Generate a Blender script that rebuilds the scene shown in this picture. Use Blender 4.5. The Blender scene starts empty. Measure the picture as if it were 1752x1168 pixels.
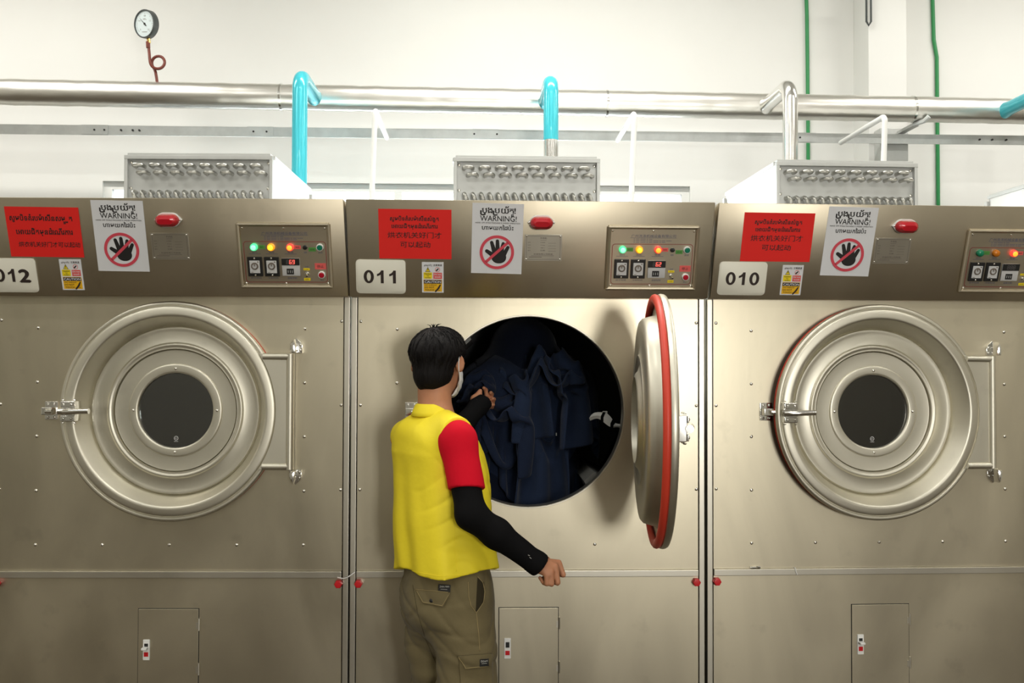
import bpy, bmesh, math, random
import numpy as np
from mathutils import Matrix, Vector, noise
from mathutils.bvhtree import BVHTree

# ------------------------------------------------------------------ camera, world, light, exposure
SC = bpy.context.scene
COL = SC.collection
R_ = math.radians
PI = math.pi

cam_d = bpy.data.cameras.new('camera')
cam = bpy.data.objects.new('camera', cam_d)
COL.objects.link(cam)
cam_d.sensor_width = 36.0
cam_d.lens = 36.0 * 1600.0 / 1752.0
cam_d.clip_start = 0.05
yaw, pit, rol = R_(1.864), R_(1.163), R_(0.181)
fw = Vector((math.sin(yaw) * math.cos(pit), math.cos(yaw) * math.cos(pit), math.sin(pit)))
rt = Vector((math.cos(yaw), -math.sin(yaw), 0))
up = rt.cross(fw)
rt2 = rt * math.cos(rol) + up * math.sin(rol)
up2 = up * math.cos(rol) - rt * math.sin(rol)
cam.matrix_world = Matrix(((rt2.x, up2.x, -fw.x, 0), (rt2.y, up2.y, -fw.y, -3.55), (rt2.z, up2.z, -fw.z, 1.62), (0, 0, 0, 1)))
SC.camera = cam

world = bpy.data.worlds.new('sky')
SC.world = world
world.use_nodes = True
wb = world.node_tree.nodes['Background']
wb.inputs[0].default_value = (0.93, 0.97, 1.0, 1)
wb.inputs[1].default_value = 3.2

SC.view_settings.view_transform = 'Standard'
SC.view_settings.look = 'None'
SC.view_settings.exposure = 0.0
SC.view_settings.gamma = 1.0
SC.view_settings.use_curve_mapping = False
SC.cycles.max_bounces = 8
SC.cycles.sample_clamp_indirect = 6.0
SC.cycles.caustics_reflective = False
SC.cycles.caustics_refractive = False


def area(name, loc, rot, sx, sy, power, col=(1, 1, 1)):
    d = bpy.data.lights.new(name, 'AREA')
    d.shape = 'RECTANGLE'
    d.size, d.size_y = sx, sy
    d.energy = power
    d.color = col
    o = bpy.data.objects.new(name, d)
    o.location = loc
    o.rotation_euler = rot
    COL.objects.link(o)
    return o


# room extents
RX0, RX1, RY0, RY1, RZ = -5.6, 6.4, -7.2, 2.60, 4.7
# daylight through the two openings in the wall behind the camera
area('daylight_opening', (1.35, RY0 + 0.02, 1.65), (R_(90), 0, 0), 0.5, 1.1, 66, (1.0, 0.97, 0.9))
area('daylight_opening', (2.15, RY0 + 0.02, 1.65), (R_(90), 0, 0), 0.5, 1.1, 48, (1.0, 0.97, 0.9))
# unseen ceiling tubes, added; the rear row brightens the back wall
TUBES = [(-3.4, -4.6), (0.4, -4.6), (4.2, -4.6), (-3.4, -1.6), (0.4, -1.6), (4.2, -1.6), (-3.4, 1.0), (0.4, 1.0), (4.2, 1.0)]
for tx, ty in TUBES:
    area('added_tube_light', (tx, ty, RZ - 0.17), (0, 0, 0), 2.4, 0.25, 35 if ty < 0.5 else 72, (1.0, 0.97, 0.90))
# daylight entering by the window behind the machines
area('window_daylight', (-0.55, RY1 + 0.10, 2.05), (R_(-90), 0, 0), 3.7, 1.3, 320, (0.95, 0.98, 1.0))


# ------------------------------------------------------------------ helpers
def lin(r, g, b):
    f = lambda c: (c / 255 / 12.92) if c / 255 <= 0.04045 else ((c / 255 + 0.055) / 1.055) ** 2.4
    return (f(r), f(g), f(b), 1)


class MB:
    def __init__(s, M=None):
        s.bm = bmesh.new()
        s.M = M or Matrix()
        s.wn = False

    def v(s, p):
        return s.bm.verts.new(s.M @ Vector(p))

    def face(s, vs):
        try:
            return s.bm.faces.new(vs)
        except ValueError:
            return None

    def box(s, x0, x1, y0, y1, z0, z1, bev=0.0, seg=2):
        vs = [s.v((x, y, z)) for z in (z0, z1) for y in (y0, y1) for x in (x0, x1)]
        fs = [(0, 2, 3, 1), (4, 5, 7, 6), (0, 1, 5, 4), (2, 6, 7, 3), (0, 4, 6, 2), (1, 3, 7, 5)]
        nf = [s.face([vs[i] for i in f]) for f in fs]
        if bev > 0:
            s.wn = True
            es = list({e for f in nf for e in f.edges})
            bmesh.ops.bevel(s.bm, geom=es, offset=bev, segments=seg, profile=0.5, affect='EDGES')
        return s

    def prism(s, pts, h0, h1, bev=0.0):
        a = [s.v((p[0], p[1], h0)) for p in pts]
        b = [s.v((p[0], p[1], h1)) for p in pts]
        n = len(pts)
        s.face(a[::-1])
        top = s.face(b)
        for i in range(n):
            s.face([a[i], a[(i + 1) % n], b[(i + 1) % n], b[i]])
        if bev > 0:
            s.wn = True
            bmesh.ops.bevel(s.bm, geom=list(top.edges), offset=bev, segments=2, profile=0.5, affect='EDGES')
        return s

    def ring(s, c, r, ax, seg, u=None):
        ax = Vector(ax).normalized()
        if u is None:
            u = ax.orthogonal()
        u = (u - ax * u.dot(ax)).normalized()
        w = ax.cross(u)
        return [s.v(Vector(c) + (u * math.cos(2 * PI * i / seg) + w * math.sin(2 * PI * i / seg)) * r) for i in range(seg)], u

    def tube(s, path, r, seg=12, caps=True, closed=False):
        path = [Vector(p) for p in path]
        n = len(path)
        rr = r if isinstance(r, (list, tuple)) else [r] * n
        u = None
        rings = []
        for i, p in enumerate(path):
            if closed:
                t = path[(i + 1) % n] - path[i - 1]
            else:
                t = path[min(i + 1, n - 1)] - path[max(i - 1, 0)]
            g, u = s.ring(p, rr[i], t, seg, u)
            rings.append(g)
        m = n if closed else n - 1
        for i in range(m):
            a, b = rings[i], rings[(i + 1) % n]
            for k in range(seg):
                s.face([a[k], a[(k + 1) % seg], b[(k + 1) % seg], b[k]])
        if caps and not closed:
            s.face(rings[0][::-1])
            s.face(rings[-1])
        return s

    def cyl(s, p0, p1, r, seg=20, r2=None):
        return s.tube([p0, p1], [r, r if r2 is None else r2], seg)

    def lathe(s, prof, seg=64, M=None, closed=False):
        """profile of (r, h) spun about local z"""
        M = M or Matrix()
        old = s.M
        s.M = old @ M
        rings = []
        for r, h in prof:
            if r < 1e-6:
                rings.append([s.v((0, 0, h))])
            else:
                rings.append([s.v((r * math.cos(2 * PI * i / seg), r * math.sin(2 * PI * i / seg), h)) for i in range(seg)])
        m = len(rings) if closed else len(rings) - 1
        for i in range(m):
            a, b = rings[i], rings[(i + 1) % len(rings)]
            for k in range(seg):
                k2 = (k + 1) % seg
                if len(a) == 1 and len(b) == 1:
                    continue
                if len(a) == 1:
                    s.face([a[0], b[k], b[k2]])
                elif len(b) == 1:
                    s.face([a[k], b[0], a[k2]])
                else:
                    s.face([a[k], b[k], b[k2], a[k2]])
        s.M = old
        return s

    def dome(s, p, n, r, h, seg=10):
        """small screw head on a surface"""
        n = Vector(n).normalized()
        M = Matrix.Translation(Vector(p)) @ n.to_track_quat('Z', 'Y').to_matrix().to_4x4()
        return s.lathe([(r, 0), (r, h * 0.35), (r * 0.75, h * 0.8), (r * 0.35, h), (0, h)], seg, M)

    def poly2d(s, verts, faces, M):
        old = s.M
        s.M = old @ M
        vs = [s.v((x, y, 0)) for x, y in verts]
        for f in faces:
            s.face([vs[i] for i in f])
        s.M = old
        return s

    def mesh(s, mat=None, smooth=35):
        bmesh.ops.recalc_face_normals(s.bm, faces=list(s.bm.faces))
        me = bpy.data.meshes.new('m')
        s.bm.to_mesh(me)
        s.bm.free()
        if mat:
            me.materials.append(mat)
        if smooth:
            me.polygons.foreach_set('use_smooth', [True] * len(me.polygons))
            if smooth < 180:
                me.set_sharp_from_angle(angle=R_(smooth))
        if s.wn and smooth:
            me['weighted'] = 1
        return me

    def build(s, name, mat, parent=None, M=None, smooth=35):
        return put(name, s.mesh(mat, smooth), parent, M)


def put(name, me, parent=None, M=None):
    o = bpy.data.objects.new(name, me)
    COL.objects.link(o)
    if parent is not None:
        o.parent = parent
    if M is not None:
        o.matrix_local = M
    if me is not None and 'weighted' in me:
        w_ = o.modifiers.new('even_shading', 'WEIGHTED_NORMAL')
        w_.keep_sharp = True
        w_.weight = 80
    return o


def tag(o, label=None, cat=None, group=None, kind=None):
    if label:
        o['label'] = label
    if cat:
        o['category'] = cat
    if group:
        o['group'] = group
    if kind:
        o['kind'] = kind
    return o


def empty(name, M, label, cat, group=None):
    o = bpy.data.objects.new(name, None)
    o.empty_display_size = 0.1
    COL.objects.link(o)
    o.matrix_world = M
    return tag(o, label, cat, group)


def T(x, y, z):
    return Matrix.Translation((x, y, z))


def RZm(a):
    return Matrix.Rotation(a, 4, 'Z')


# ------------------------------------------------------------------ materials
def mat(name, col, rough=0.5, metal=0.0, bump=0.0, bscale=50, var=0.0, vscale=4.0, emit=None, estr=1.0, sheen=0.0, coat=0.0, spec=0.5, stretch=None, rvar=0.0):
    m = bpy.data.materials.new(name)
    m.use_nodes = True
    nt = m.node_tree
    b = nt.nodes['Principled BSDF']
    b.inputs['Base Color'].default_value = col
    b.inputs['Roughness'].default_value = rough
    b.inputs['Metallic'].default_value = metal
    b.inputs['Specular IOR Level'].default_value = spec
    b.inputs['Coat Weight'].default_value = coat
    b.inputs['Sheen Weight'].default_value = sheen
    if emit:
        b.inputs['Emission Color'].default_value = emit
        b.inputs['Emission Strength'].default_value = estr
    L = nt.links.new
    if bump or var or rvar:
        geo = nt.nodes.new('ShaderNodeNewGeometry')
        src = geo.outputs['Position']
        if stretch:
            mp = nt.nodes.new('ShaderNodeMapping')
            mp.inputs['Scale'].default_value = stretch
            L(src, mp.inputs['Vector'])
            src2 = mp.outputs['Vector']
        else:
            src2 = src
    if var or rvar:
        n = nt.nodes.new('ShaderNodeTexNoise')
        n.inputs['Scale'].default_value = vscale
        n.inputs['Detail'].default_value = 5
        n.inputs['Roughness'].default_value = 0.6
        L(src, n.inputs['Vector'])
        if var:
            mx = nt.nodes.new('ShaderNodeMix')
            mx.data_type = 'RGBA'
            mx.inputs[6].default_value = tuple(c * (1 - var) for c in col[:3]) + (1,)
            mx.inputs[7].default_value = tuple(min(1, c * (1 + var)) for c in col[:3]) + (1,)
            mr = nt.nodes.new('ShaderNodeMapRange')
            mr.inputs[1].default_value = 0.3
            mr.inputs[2].default_value = 0.7
            L(n.outputs['Fac'], mr.inputs[0])
            L(mr.outputs[0], mx.inputs[0])
            L(mx.outputs[2], b.inputs['Base Color'])
        if rvar:
            mr2 = nt.nodes.new('ShaderNodeMapRange')
            mr2.inputs[1].default_value = 0.3
            mr2.inputs[2].default_value = 0.7
            mr2.inputs[3].default_value = max(0.02, rough - rvar)
            mr2.inputs[4].default_value = rough + rvar
            L(n.outputs['Fac'], mr2.inputs[0])
            L(mr2.outputs[0], b.inputs['Roughness'])
    if bump:
        n2 = nt.nodes.new('ShaderNodeTexNoise')
        n2.inputs['Scale'].default_value = bscale
        n2.inputs['Detail'].default_value = 3
        L(src2, n2.inputs['Vector'])
        bp = nt.nodes.new('ShaderNodeBump')
        bp.inputs['Strength'].default_value = bump
        bp.inputs['Distance'].default_value = 0.01
        L(n2.outputs['Fac'], bp.inputs['Height'])
        L(bp.outputs['Normal'], b.inputs['Normal'])
    return m


def steel(name, col, rough, stain=0.10, brush=0.04):
    """brushed stainless sheet with cloudy handling marks"""
    m = bpy.data.materials.new(name)
    m.use_nodes = True
    nt = m.node_tree
    N, L = nt.nodes.new, nt.links.new
    b = nt.nodes['Principled BSDF']
    b.inputs['Metallic'].default_value = 1.0
    geo = N('ShaderNodeNewGeometry')
    n1 = N('ShaderNodeTexNoise')
    n1.inputs['Scale'].default_value = 1.7
    n1.inputs['Detail'].default_value = 6
    n1.inputs['Roughness'].default_value = 0.55
    n1.inputs['Distortion'].default_value = 0.6
    mp = N('ShaderNodeMapping')
    mp.inputs['Scale'].default_value = (1.0, 1.0, 0.45)
    L(geo.outputs['Position'], mp.inputs['Vector'])
    L(mp.outputs['Vector'], n1.inputs['Vector'])
    mx = N('ShaderNodeMix')
    mx.data_type = 'RGBA'
    mx.inputs[6].default_value = tuple(c * (1 - stain) for c in col[:3]) + (1,)
    mx.inputs[7].default_value = tuple(min(1, c * (1 + stain)) for c in col[:3]) + (1,)
    mr = N('ShaderNodeMapRange')
    mr.inputs[1].default_value = 0.32
    mr.inputs[2].default_value = 0.68
    L(n1.outputs['Fac'], mr.inputs[0])
    L(mr.outputs[0], mx.inputs[0])
    # sparse smudges
    n3 = N('ShaderNodeTexNoise')
    n3.inputs['Scale'].default_value = 9
    n3.inputs['Detail'].default_value = 4
    L(geo.outputs['Position'], n3.inputs['Vector'])
    mr3 = N('ShaderNodeMapRange')
    mr3.inputs[1].default_value = 0.62
    mr3.inputs[2].default_value = 0.75
    mr3.inputs[3].default_value = 0.0
    mr3.inputs[4].default_value = 0.35
    L(n3.outputs['Fac'], mr3.inputs[0])
    mx2 = N('ShaderNodeMix')
    mx2.data_type = 'RGBA'
    L(mr3.outputs[0], mx2.inputs[0])
    L(mx.outputs[2], mx2.inputs[6])
    mx2.inputs[7].default_value = tuple(c * 0.72 for c in col[:3]) + (1,)
    L(mx2.outputs[2], b.inputs['Base Color'])
    mr2 = N('ShaderNodeMapRange')
    mr2.inputs[1].default_value = 0.3
    mr2.inputs[2].default_value = 0.7
    mr2.inputs[3].default_value = rough - 0.05
    mr2.inputs[4].default_value = rough + 0.06
    L(n1.outputs['Fac'], mr2.inputs[0])
    L(mr2.outputs[0], b.inputs['Roughness'])
    n2 = N('ShaderNodeTexNoise')
    n2.inputs['Scale'].default_value = 60
    mp2 = N('ShaderNodeMapping')
    mp2.inputs['Scale'].default_value = (1, 1, 0.06)
    L(geo.outputs['Position'], mp2.inputs['Vector'])
    L(mp2.outputs['Vector'], n2.inputs['Vector'])
    bp = N('ShaderNodeBump')
    bp.inputs['Strength'].default_value = brush
    bp.inputs['Distance'].default_value = 0.002
    L(n2.outputs['Fac'], bp.inputs['Height'])
    L(bp.outputs['Normal'], b.inputs['Normal'])
    return m


STEEL = steel('stainless_sheet', (0.625, 0.57, 0.44, 1), 0.385, 0.15)
STEELD = steel('stainless_door', (0.71, 0.68, 0.58, 1), 0.44, 0.07, 0.02)
STEELF = steel('stainless_fascia_floor_tint', (0.53, 0.47, 0.36, 1), 0.40)  # darker, browner sheet: floor reflection on the tilted fascia put into the colour
STEELT = steel('stainless_trim', (0.65, 0.62, 0.54, 1), 0.38, 0.05, 0.02)
CHROME = mat('chrome', (0.80, 0.79, 0.76, 1), 0.12, 1.0)
SCREW = mat('screw_steel', (0.78, 0.76, 0.70, 1), 0.22, 1.0)
DARKIN = mat('dark_cavity', (0.012, 0.012, 0.012, 1), 0.7)
LIFTER = mat('lifter_steel_lit', (0.16, 0.16, 0.15, 1), 0.5, 0.3)  # paler than the drum: light caught by wall and rib put into the colour
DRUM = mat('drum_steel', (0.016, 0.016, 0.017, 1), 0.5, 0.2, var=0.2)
WALLM = mat('wall_paint', (0.83, 0.83, 0.80, 1), 0.6, var=0.015, vscale=1.5)
WALLD = mat('hall_wall_paint', (0.50, 0.475, 0.41, 1), 0.7)
FLOORM = mat('hall_floor', (0.065, 0.050, 0.032, 1), 0.7, var=0.1, vscale=2, spec=0.2)
CEILM = mat('ceiling_paint', (0.75, 0.74, 0.70, 1), 0.7)
WHITEP = mat('white_plastic', (0.86, 0.86, 0.83, 1), 0.4)
PAPERW = mat('white_paper', lin(224, 225, 228), 0.6, spec=0.3)
PAPERR = mat('red_paper', lin(232, 40, 34), 0.6, spec=0.3)
CREAM = mat('cream_plate', lin(226, 223, 208), 0.45)
INK = mat('black_ink', (0.012, 0.010, 0.010, 1), 0.6)
INKB = mat('brown_black_ink', (0.030, 0.018, 0.014, 1), 0.6)
INKBLUE = mat('blue_ink', (0.10, 0.11, 0.20, 1), 0.6)
INKRED = mat('red_print', lin(214, 72, 88), 0.6)
REDLINE = mat('red_line', lin(140, 52, 50), 0.5)
YELLOWP = mat('yellow_print', lin(244, 218, 28), 0.55)
ORANGEP = mat('amber_print', lin(240, 185, 24), 0.55)
PINKP = mat('red_label', lin(226, 96, 92), 0.55)
GREENP = mat('green_label', lin(84, 150, 66), 0.5)
REDLENS = mat('red_lens', lin(190, 22, 38), 0.15, coat=0.6)
REDCAP = mat('red_cap', lin(206, 28, 36), 0.35)
RUBBER = mat('red_silicone', lin(214, 66, 46), 0.45)
BLACKP = mat('black_plastic', (0.018, 0.018, 0.018, 1), 0.35)
GREYP = mat('grey_dial_face', lin(205, 205, 205), 0.45)
BTNG = mat('green_button', lin(12, 120, 92), 0.3)
BTNR = mat('red_button', lin(178, 14, 40), 0.3)
LITG = mat('lit_green', (0.05, 0.6, 0.25, 1), 0.3, emit=(0.08, 0.85, 0.33, 1), estr=1.0)
LITGR = mat('lit_green_core', (0.3, 0.8, 0.5, 1), 0.3, emit=(0.35, 1.0, 0.65, 1), estr=1.0)
LITY = mat('lit_amber_rim', (0.9, 0.35, 0.02, 1), 0.3, emit=(1.0, 0.36, 0.01, 1), estr=0.8)
LITYR = mat('lit_amber_core', (1, 0.8, 0.05, 1), 0.3, emit=(1.0, 0.72, 0.03, 1), estr=1.1)
LITR = mat('lit_red_rim', (0.9, 0.06, 0.04, 1), 0.3, emit=(1.0, 0.07, 0.04, 1), estr=0.9)
LITRR = mat('lit_red_core', (1, 0.45, 0.05, 1), 0.3, emit=(1.0, 0.42, 0.03, 1), estr=1.1)
OFFG = mat('unlit_green', lin(22, 130, 92), 0.25)
OFFY = mat('unlit_amber', lin(206, 120, 30), 0.25)
LED = mat('led_digit', (1, 0.1, 0.08, 1), 0.4, emit=(1.0, 0.16, 0.12, 1), estr=1.2)
LEDOFF = mat('unlit_digit', (0.13, 0.12, 0.12, 1), 0.4)
LABELT = mat('tape_label', lin(120, 110, 100), 0.5)
GALV = mat('galvanised_sheet', (0.62, 0.63, 0.61, 1), 0.45, 0.35, var=0.06, vscale=6)
GALVL = mat('galvanised_lit', (0.80, 0.80, 0.78, 1), 0.4, 0.3)  # paler copy of the sheet: window light on the sides put into the colour
TUBEM = mat('cast_tube', (0.47, 0.465, 0.43, 1), 0.33, 0.85, var=0.12, vscale=20)
FOIL = mat('foil_cladding', (0.90, 0.88, 0.83, 1), 0.33, 1.0, bump=0.25, bscale=7, stretch=(0.5, 1, 2.2))
FOILR = mat('polished_riser', (0.82, 0.81, 0.78, 1), 0.2, 1.0)
BLUEF = mat('blue_film', lin(70, 200, 216), 0.22, 0.25, coat=0.3)
GREENL = mat('green_pipe', lin(40, 140, 78), 0.45)
ZINC = mat('zinc_rail', (0.72, 0.74, 0.73, 1), 0.45, 0.4, var=0.08, vscale=12)
RUST = mat('rust_red_tube', lin(112, 46, 30), 0.45, var=0.15, vscale=30)
BRASS = mat('brass', (0.65, 0.45, 0.15, 1), 0.3, 1.0)
GAUGEF = mat('gauge_face', lin(214, 226, 228), 0.5)
GAUGEB = mat('gauge_case', (0.10, 0.11, 0.11, 1), 0.35, 0.6)
SKYG = None


def glass(name, tint, rough=0.02, refl=0.12):
    m = bpy.data.materials.new(name)
    m.use_nodes = True
    nt = m.node_tree
    nt.nodes.remove(nt.nodes['Principled BSDF'])
    out = nt.nodes['Material Output']
    tr = nt.nodes.new('ShaderNodeBsdfTransparent')
    tr.inputs[0].default_value = tint
    gl = nt.nodes.new('ShaderNodeBsdfGlossy')
    gl.inputs['Roughness'].default_value = rough
    mx = nt.nodes.new('ShaderNodeMixShader')
    fr = nt.nodes.new('ShaderNodeFresnel')
    fr.inputs[0].default_value = 1.5
    ad = nt.nodes.new('ShaderNodeMath')
    ad.operation = 'ADD'
    ad.inputs[1].default_value = refl - 0.04
    ad.use_clamp = True
    nt.links.new(fr.outputs[0], ad.inputs[0])
    nt.links.new(ad.outputs[0], mx.inputs[0])
    nt.links.new(tr.outputs[0], mx.inputs[1])
    nt.links.new(gl.outputs[0], mx.inputs[2])
    nt.links.new(mx.outputs[0], out.inputs[0])
    return m


DOORGLASS = glass('door_glass', (0.30, 0.32, 0.32, 1), 0.03, 0.17)
WINGLASS = glass('window_glass', (0.92, 0.95, 0.95, 1), 0.0, 0.06)


# ------------------------------------------------------------------ lettering (built-in font outlines)
_tc = {}


def text2d(body, bold=0.0, res=2):
    """flat outline of a line of text, size 1, as (verts, faces, xmin, xmax)"""
    bold = 0.0
    k = (body, bold, res)
    if k in _tc:
        return _tc[k]
    c = bpy.data.curves.new('t', 'FONT')
    c.body = body
    c.size = 1.0
    c.offset = bold
    c.resolution_u = res
    o = bpy.data.objects.new('t', c)
    COL.objects.link(o)
    dg = bpy.context.evaluated_depsgraph_get()
    dg.update()
    me = o.evaluated_get(dg).to_mesh()
    vs = [(v.co.x, v.co.y) for v in me.vertices]
    fs = [tuple(p.vertices) for p in me.polygons]
    o.evaluated_get(dg).to_mesh_clear()
    bpy.data.objects.remove(o)
    bpy.data.curves.remove(c)
    xs = [p[0] for p in vs] or [0, 0]
    _tc[k] = (vs, fs, min(xs), max(xs))
    return _tc[k]


def write(mb, body, cx, y, h, width=None, bold=0.0, z=0.0, shear=0.0, res=2, align='C'):
    """write a line centred on cx, baseline y, size h, stretched to width if given"""
    vs, fs, a, b = text2d(body, bold, res)
    if not vs:
        return
    w = b - a
    sx = (width / w) if width else h
    ox = cx - sx * w / 2 if align == 'C' else cx
    bd = bold * 0.8
    for q, (ex, ey) in enumerate([(-bd, 0), (bd, 0), (0, bd), (0, -bd)] if bold else [(0, 0)]):
        mb.poly2d([(ox + (p[0] - a + ex) * sx + shear * p[1] * h, y + (p[1] + ey) * h) for p in vs], fs, T(0, 0, z + 0.00003 * q))


def khmer(parts, bold=0.012):
    """parts: strings, with ('sub', char) hung under the last letter, ('ro',) hooked before the next"""
    V, F = [], []
    x = 0.0
    lastw = 0.5

    def addp(vs, fs, ox, oy, s):
        n = len(V)
        V.extend((ox + p[0] * s, oy + p[1] * s) for p in vs)
        F.extend(tuple(i + n for i in f) for f in fs)
    for p in parts:
        if isinstance(p, str):
            vs, fs, a, b = text2d(p, bold)
            addp([(q[0] - a, q[1]) for q in vs], fs, x, 0, 1)
            lastw = b - a
            x += (b - a) + 0.07
        elif p[0] == 'sub':
            vs, fs, a, b = text2d(p[1], bold * 1.5)
            s = 0.55
            addp([(q[0] - a, q[1]) for q in vs], fs, x - 0.07 - min(lastw, (b - a) * s), -0.42, s)
        elif p[0] == 'ro':
            pts = []
            hook = [(0.02, 0.30), (0.02, 0.05), (0.02, -0.12), (0.08, -0.22), (0.22, -0.24), (0.42, -0.20)]
            w = 0.045 + bold
            for i, q in enumerate(hook):
                t = Vector(hook[min(i + 1, 5)]) - Vector(hook[max(i - 1, 0)])
                nn = Vector((-t.y, t.x)).normalized() * w
                pts.append(((q[0] + nn.x, q[1] + nn.y), (q[0] - nn.x, q[1] - nn.y)))
            vs = [q for pr in pts for q in pr]
            fs = [(2 * i, 2 * i + 1, 2 * i + 3, 2 * i + 2) for i in range(5)]
            addp(vs, fs, x + 0.03, 0, 1)
            x += 0.15
    return V, F, 0.0, x - 0.07


def wkhmer(mb, parts, cx, y, h, width, z=0.0, bold=0.012):
    vs, fs, a, b = khmer(parts, bold)
    sx = width / (b - a)
    for q, (ex, ey) in enumerate([(-bold, 0), (bold, 0), (0, bold), (0, -bold)]):
        mb.poly2d([(cx + (p[0] + ex - (a + b) / 2) * sx, y + (p[1] + ey) * h) for p in vs], fs, T(0, 0, z + 0.00003 * q))


def arc(cx, cy, r, a0, a1, n):
    return [(cx + r * math.cos(a0 + (a1 - a0) * i / n), cy + r * math.sin(a0 + (a1 - a0) * i / n)) for i in range(n + 1)]


def rrect(x0, x1, y0, y1, r, n=5):
    return arc(x1 - r, y1 - r, r, 0, PI / 2, n) + arc(x0 + r, y1 - r, r, PI / 2, PI, n) + arc(x0 + r, y0 + r, r, PI, 1.5 * PI, n) + arc(x1 - r, y0 + r, r, 1.5 * PI, 2 * PI, n)


def band2d(mb, outer, inner, z):
    a = [mb.v((p[0], p[1], z)) for p in outer]
    b = [mb.v((p[0], p[1], z)) for p in inner]
    n = len(a)
    for i in range(n):
        mb.face([a[i], a[(i + 1) % n], b[(i + 1) % n], b[i]])


def flat(mb, pts, z):
    mb.face([mb.v((p[0], p[1], z)) for p in pts])
# ------------------------------------------------------------------ the room
def struct(name, mb, m, smooth=None):
    return tag(mb.build(name, m, smooth=smooth or 30), kind='structure')


WX0, WX1, WZ0, WZ1 = -2.47, 1.38, 1.25, 2.78   # window behind the machines
struct('floor', MB().box(RX0, RX1, RY0, RY1, -0.1, 0.0), FLOORM)
struct('ceiling', MB().box(RX0, RX1, RY0, RY1, RZ, RZ + 0.1), CEILM)
w = MB()
w.box(RX0, WX0, RY1, RY1 + 0.2, 0, RZ)
w.box(WX1, RX1, RY1, RY1 + 0.2, 0, RZ)
w.box(WX0, WX1, RY1, RY1 + 0.2, 0, WZ0)
w.box(WX0, WX1, RY1, RY1 + 0.2, WZ1, RZ)
struct('wall_back', w, WALLM)
struct('wall_left', MB().box(RX0 - 0.2, RX0, RY0, RY1, 0, RZ), WALLD)
struct('wall_right', MB().box(RX1, RX1 + 0.2, RY0, RY1, 0, RZ), WALLD)
w = MB()
xs = [RX0, 1.08, 1.62, 1.88, 2.42, RX1]
w.box(RX0, RX1, RY0 - 0.2, RY0, 0, 1.08)
w.box(RX0, RX1, RY0 - 0.2, RY0, 2.22, RZ)
for a, b in ((0, 1), (2, 3), (4, 5)):
    w.box(xs[a], xs[b], RY0 - 0.2, RY0, 1.08, 2.22)
struct('wall_front', w, WALLD)
f = MB()
f.box(WX0, WX1, RY1 + 0.03, RY1 + 0.09, WZ1 - 0.05, WZ1)
f.box(WX0, WX1, RY1 + 0.03, RY1 + 0.09, WZ0, WZ0 + 0.05)
for x in (WX0, -0.58, WX1 - 0.05):
    f.box(x, x + 0.05, RY1 + 0.03, RY1 + 0.09, WZ0 + 0.05, WZ1 - 0.05)
wf = struct('window_1', f, WHITEP)
MB().box(WX0 + 0.05, WX1 - 0.05, RY1 + 0.055, RY1 + 0.06, WZ0 + 0.05, WZ1 - 0.05).build('pane', WINGLASS, wf)
for i, (a, b) in enumerate(((1.08, 1.62), (1.88, 2.42))):
    f = MB()
    f.box(a, b, RY0 - 0.08, RY0 - 0.03, 2.19, 2.22)
    f.box(a, b, RY0 - 0.08, RY0 - 0.03, 1.08, 1.11)
    for x in (a, b - 0.03):
        f.box(x, x + 0.03, RY0 - 0.08, RY0 - 0.03, 1.11, 2.19)
    struct('window_%d' % (i + 2), f, WHITEP)
# square column standing against the back wall
struct('trim_1', MB().box(2.485, 2.735, 2.36, RY1, 0, RZ, 0.004), WALLM)
# housings of the added ceiling tubes
for tx, ty in TUBES:
    t = MB()
    t.box(tx - 1.25, tx + 1.25, ty - 0.16, ty + 0.16, RZ - 0.13, RZ, 0.01)
    tag(t.build('added_ceiling_light', WHITEP), 'unseen white tube light fitting added on the ceiling', 'ceiling light', 'added tube lights on the ceiling')
# ------------------------------------------------------------------ tumble dryers
DZ = 1.427                      # height of the door centre
FA, FB_ = (-0.052, 1.855), (-0.172, 2.200)      # fascia bottom / top edge (y, z)
_fl = math.hypot(FB_[0] - FA[0], FB_[1] - FA[1])
_s = Vector((0, (FB_[0] - FA[0]) / _fl, (FB_[1] - FA[1]) / _fl))
_n = Vector((1, 0, 0)).cross(_s)
FASM = Matrix(((1, 0, _n.x, 0), (0, _s.y, _n.y, FA[0]), (0, _s.z, _n.z, FA[1]), (0, 0, 0, 1)))   # (s, t, h) of the tilted fascia
HW = 0.672
ROOTS = {
    '012': T(-1.1678, 0.0109, 0) @ RZm(-0.02099),
    '011': T(0.18, 0, 0),
    '010': T(1.5344, 0.0219, 0) @ RZm(0.02033),
    '009': T(2.888, 0.052, 0) @ RZm(0.026),
}
_shared = {}


def share(key, fn):
    if key not in _shared:
        _shared[key] = fn()
    return _shared[key]


def hole_plate(x0, x1, z0, z1, cx, cz, r, y0, y1, n=96):
    mb = MB()
    angs = set(2 * PI * i / n for i in range(n))
    for px, pz in ((x0, z0), (x1, z0), (x0, z1), (x1, z1)):
        angs.add(math.atan2(pz - cz, px - cx) % (2 * PI))
    angs = sorted(angs)
    rows = []
    for y in (y0, y1):
        ci, ro = [], []
        for a in angs:
            c, s = math.cos(a), math.sin(a)
            k = min(((x1 - cx) / c if c > 1e-9 else (x0 - cx) / c if c < -1e-9 else 9e9), ((z1 - cz) / s if s > 1e-9 else (z0 - cz) / s if s < -1e-9 else 9e9))
            ci.append(mb.v((cx + r * c, y, cz + r * s)))
            ro.append(mb.v((cx + k * c, y, cz + k * s)))
        rows.append((ci, ro))
    m = len(angs)
    for i in range(m):
        j = (i + 1) % m
        for ci, ro in rows:
            mb.face([ci[i], ci[j], ro[j], ro[i]])
        for q in (0, 1):
            mb.face([rows[0][q][i], rows[0][q][j], rows[1][q][j], rows[1][q][i]])
    return mb


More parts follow.
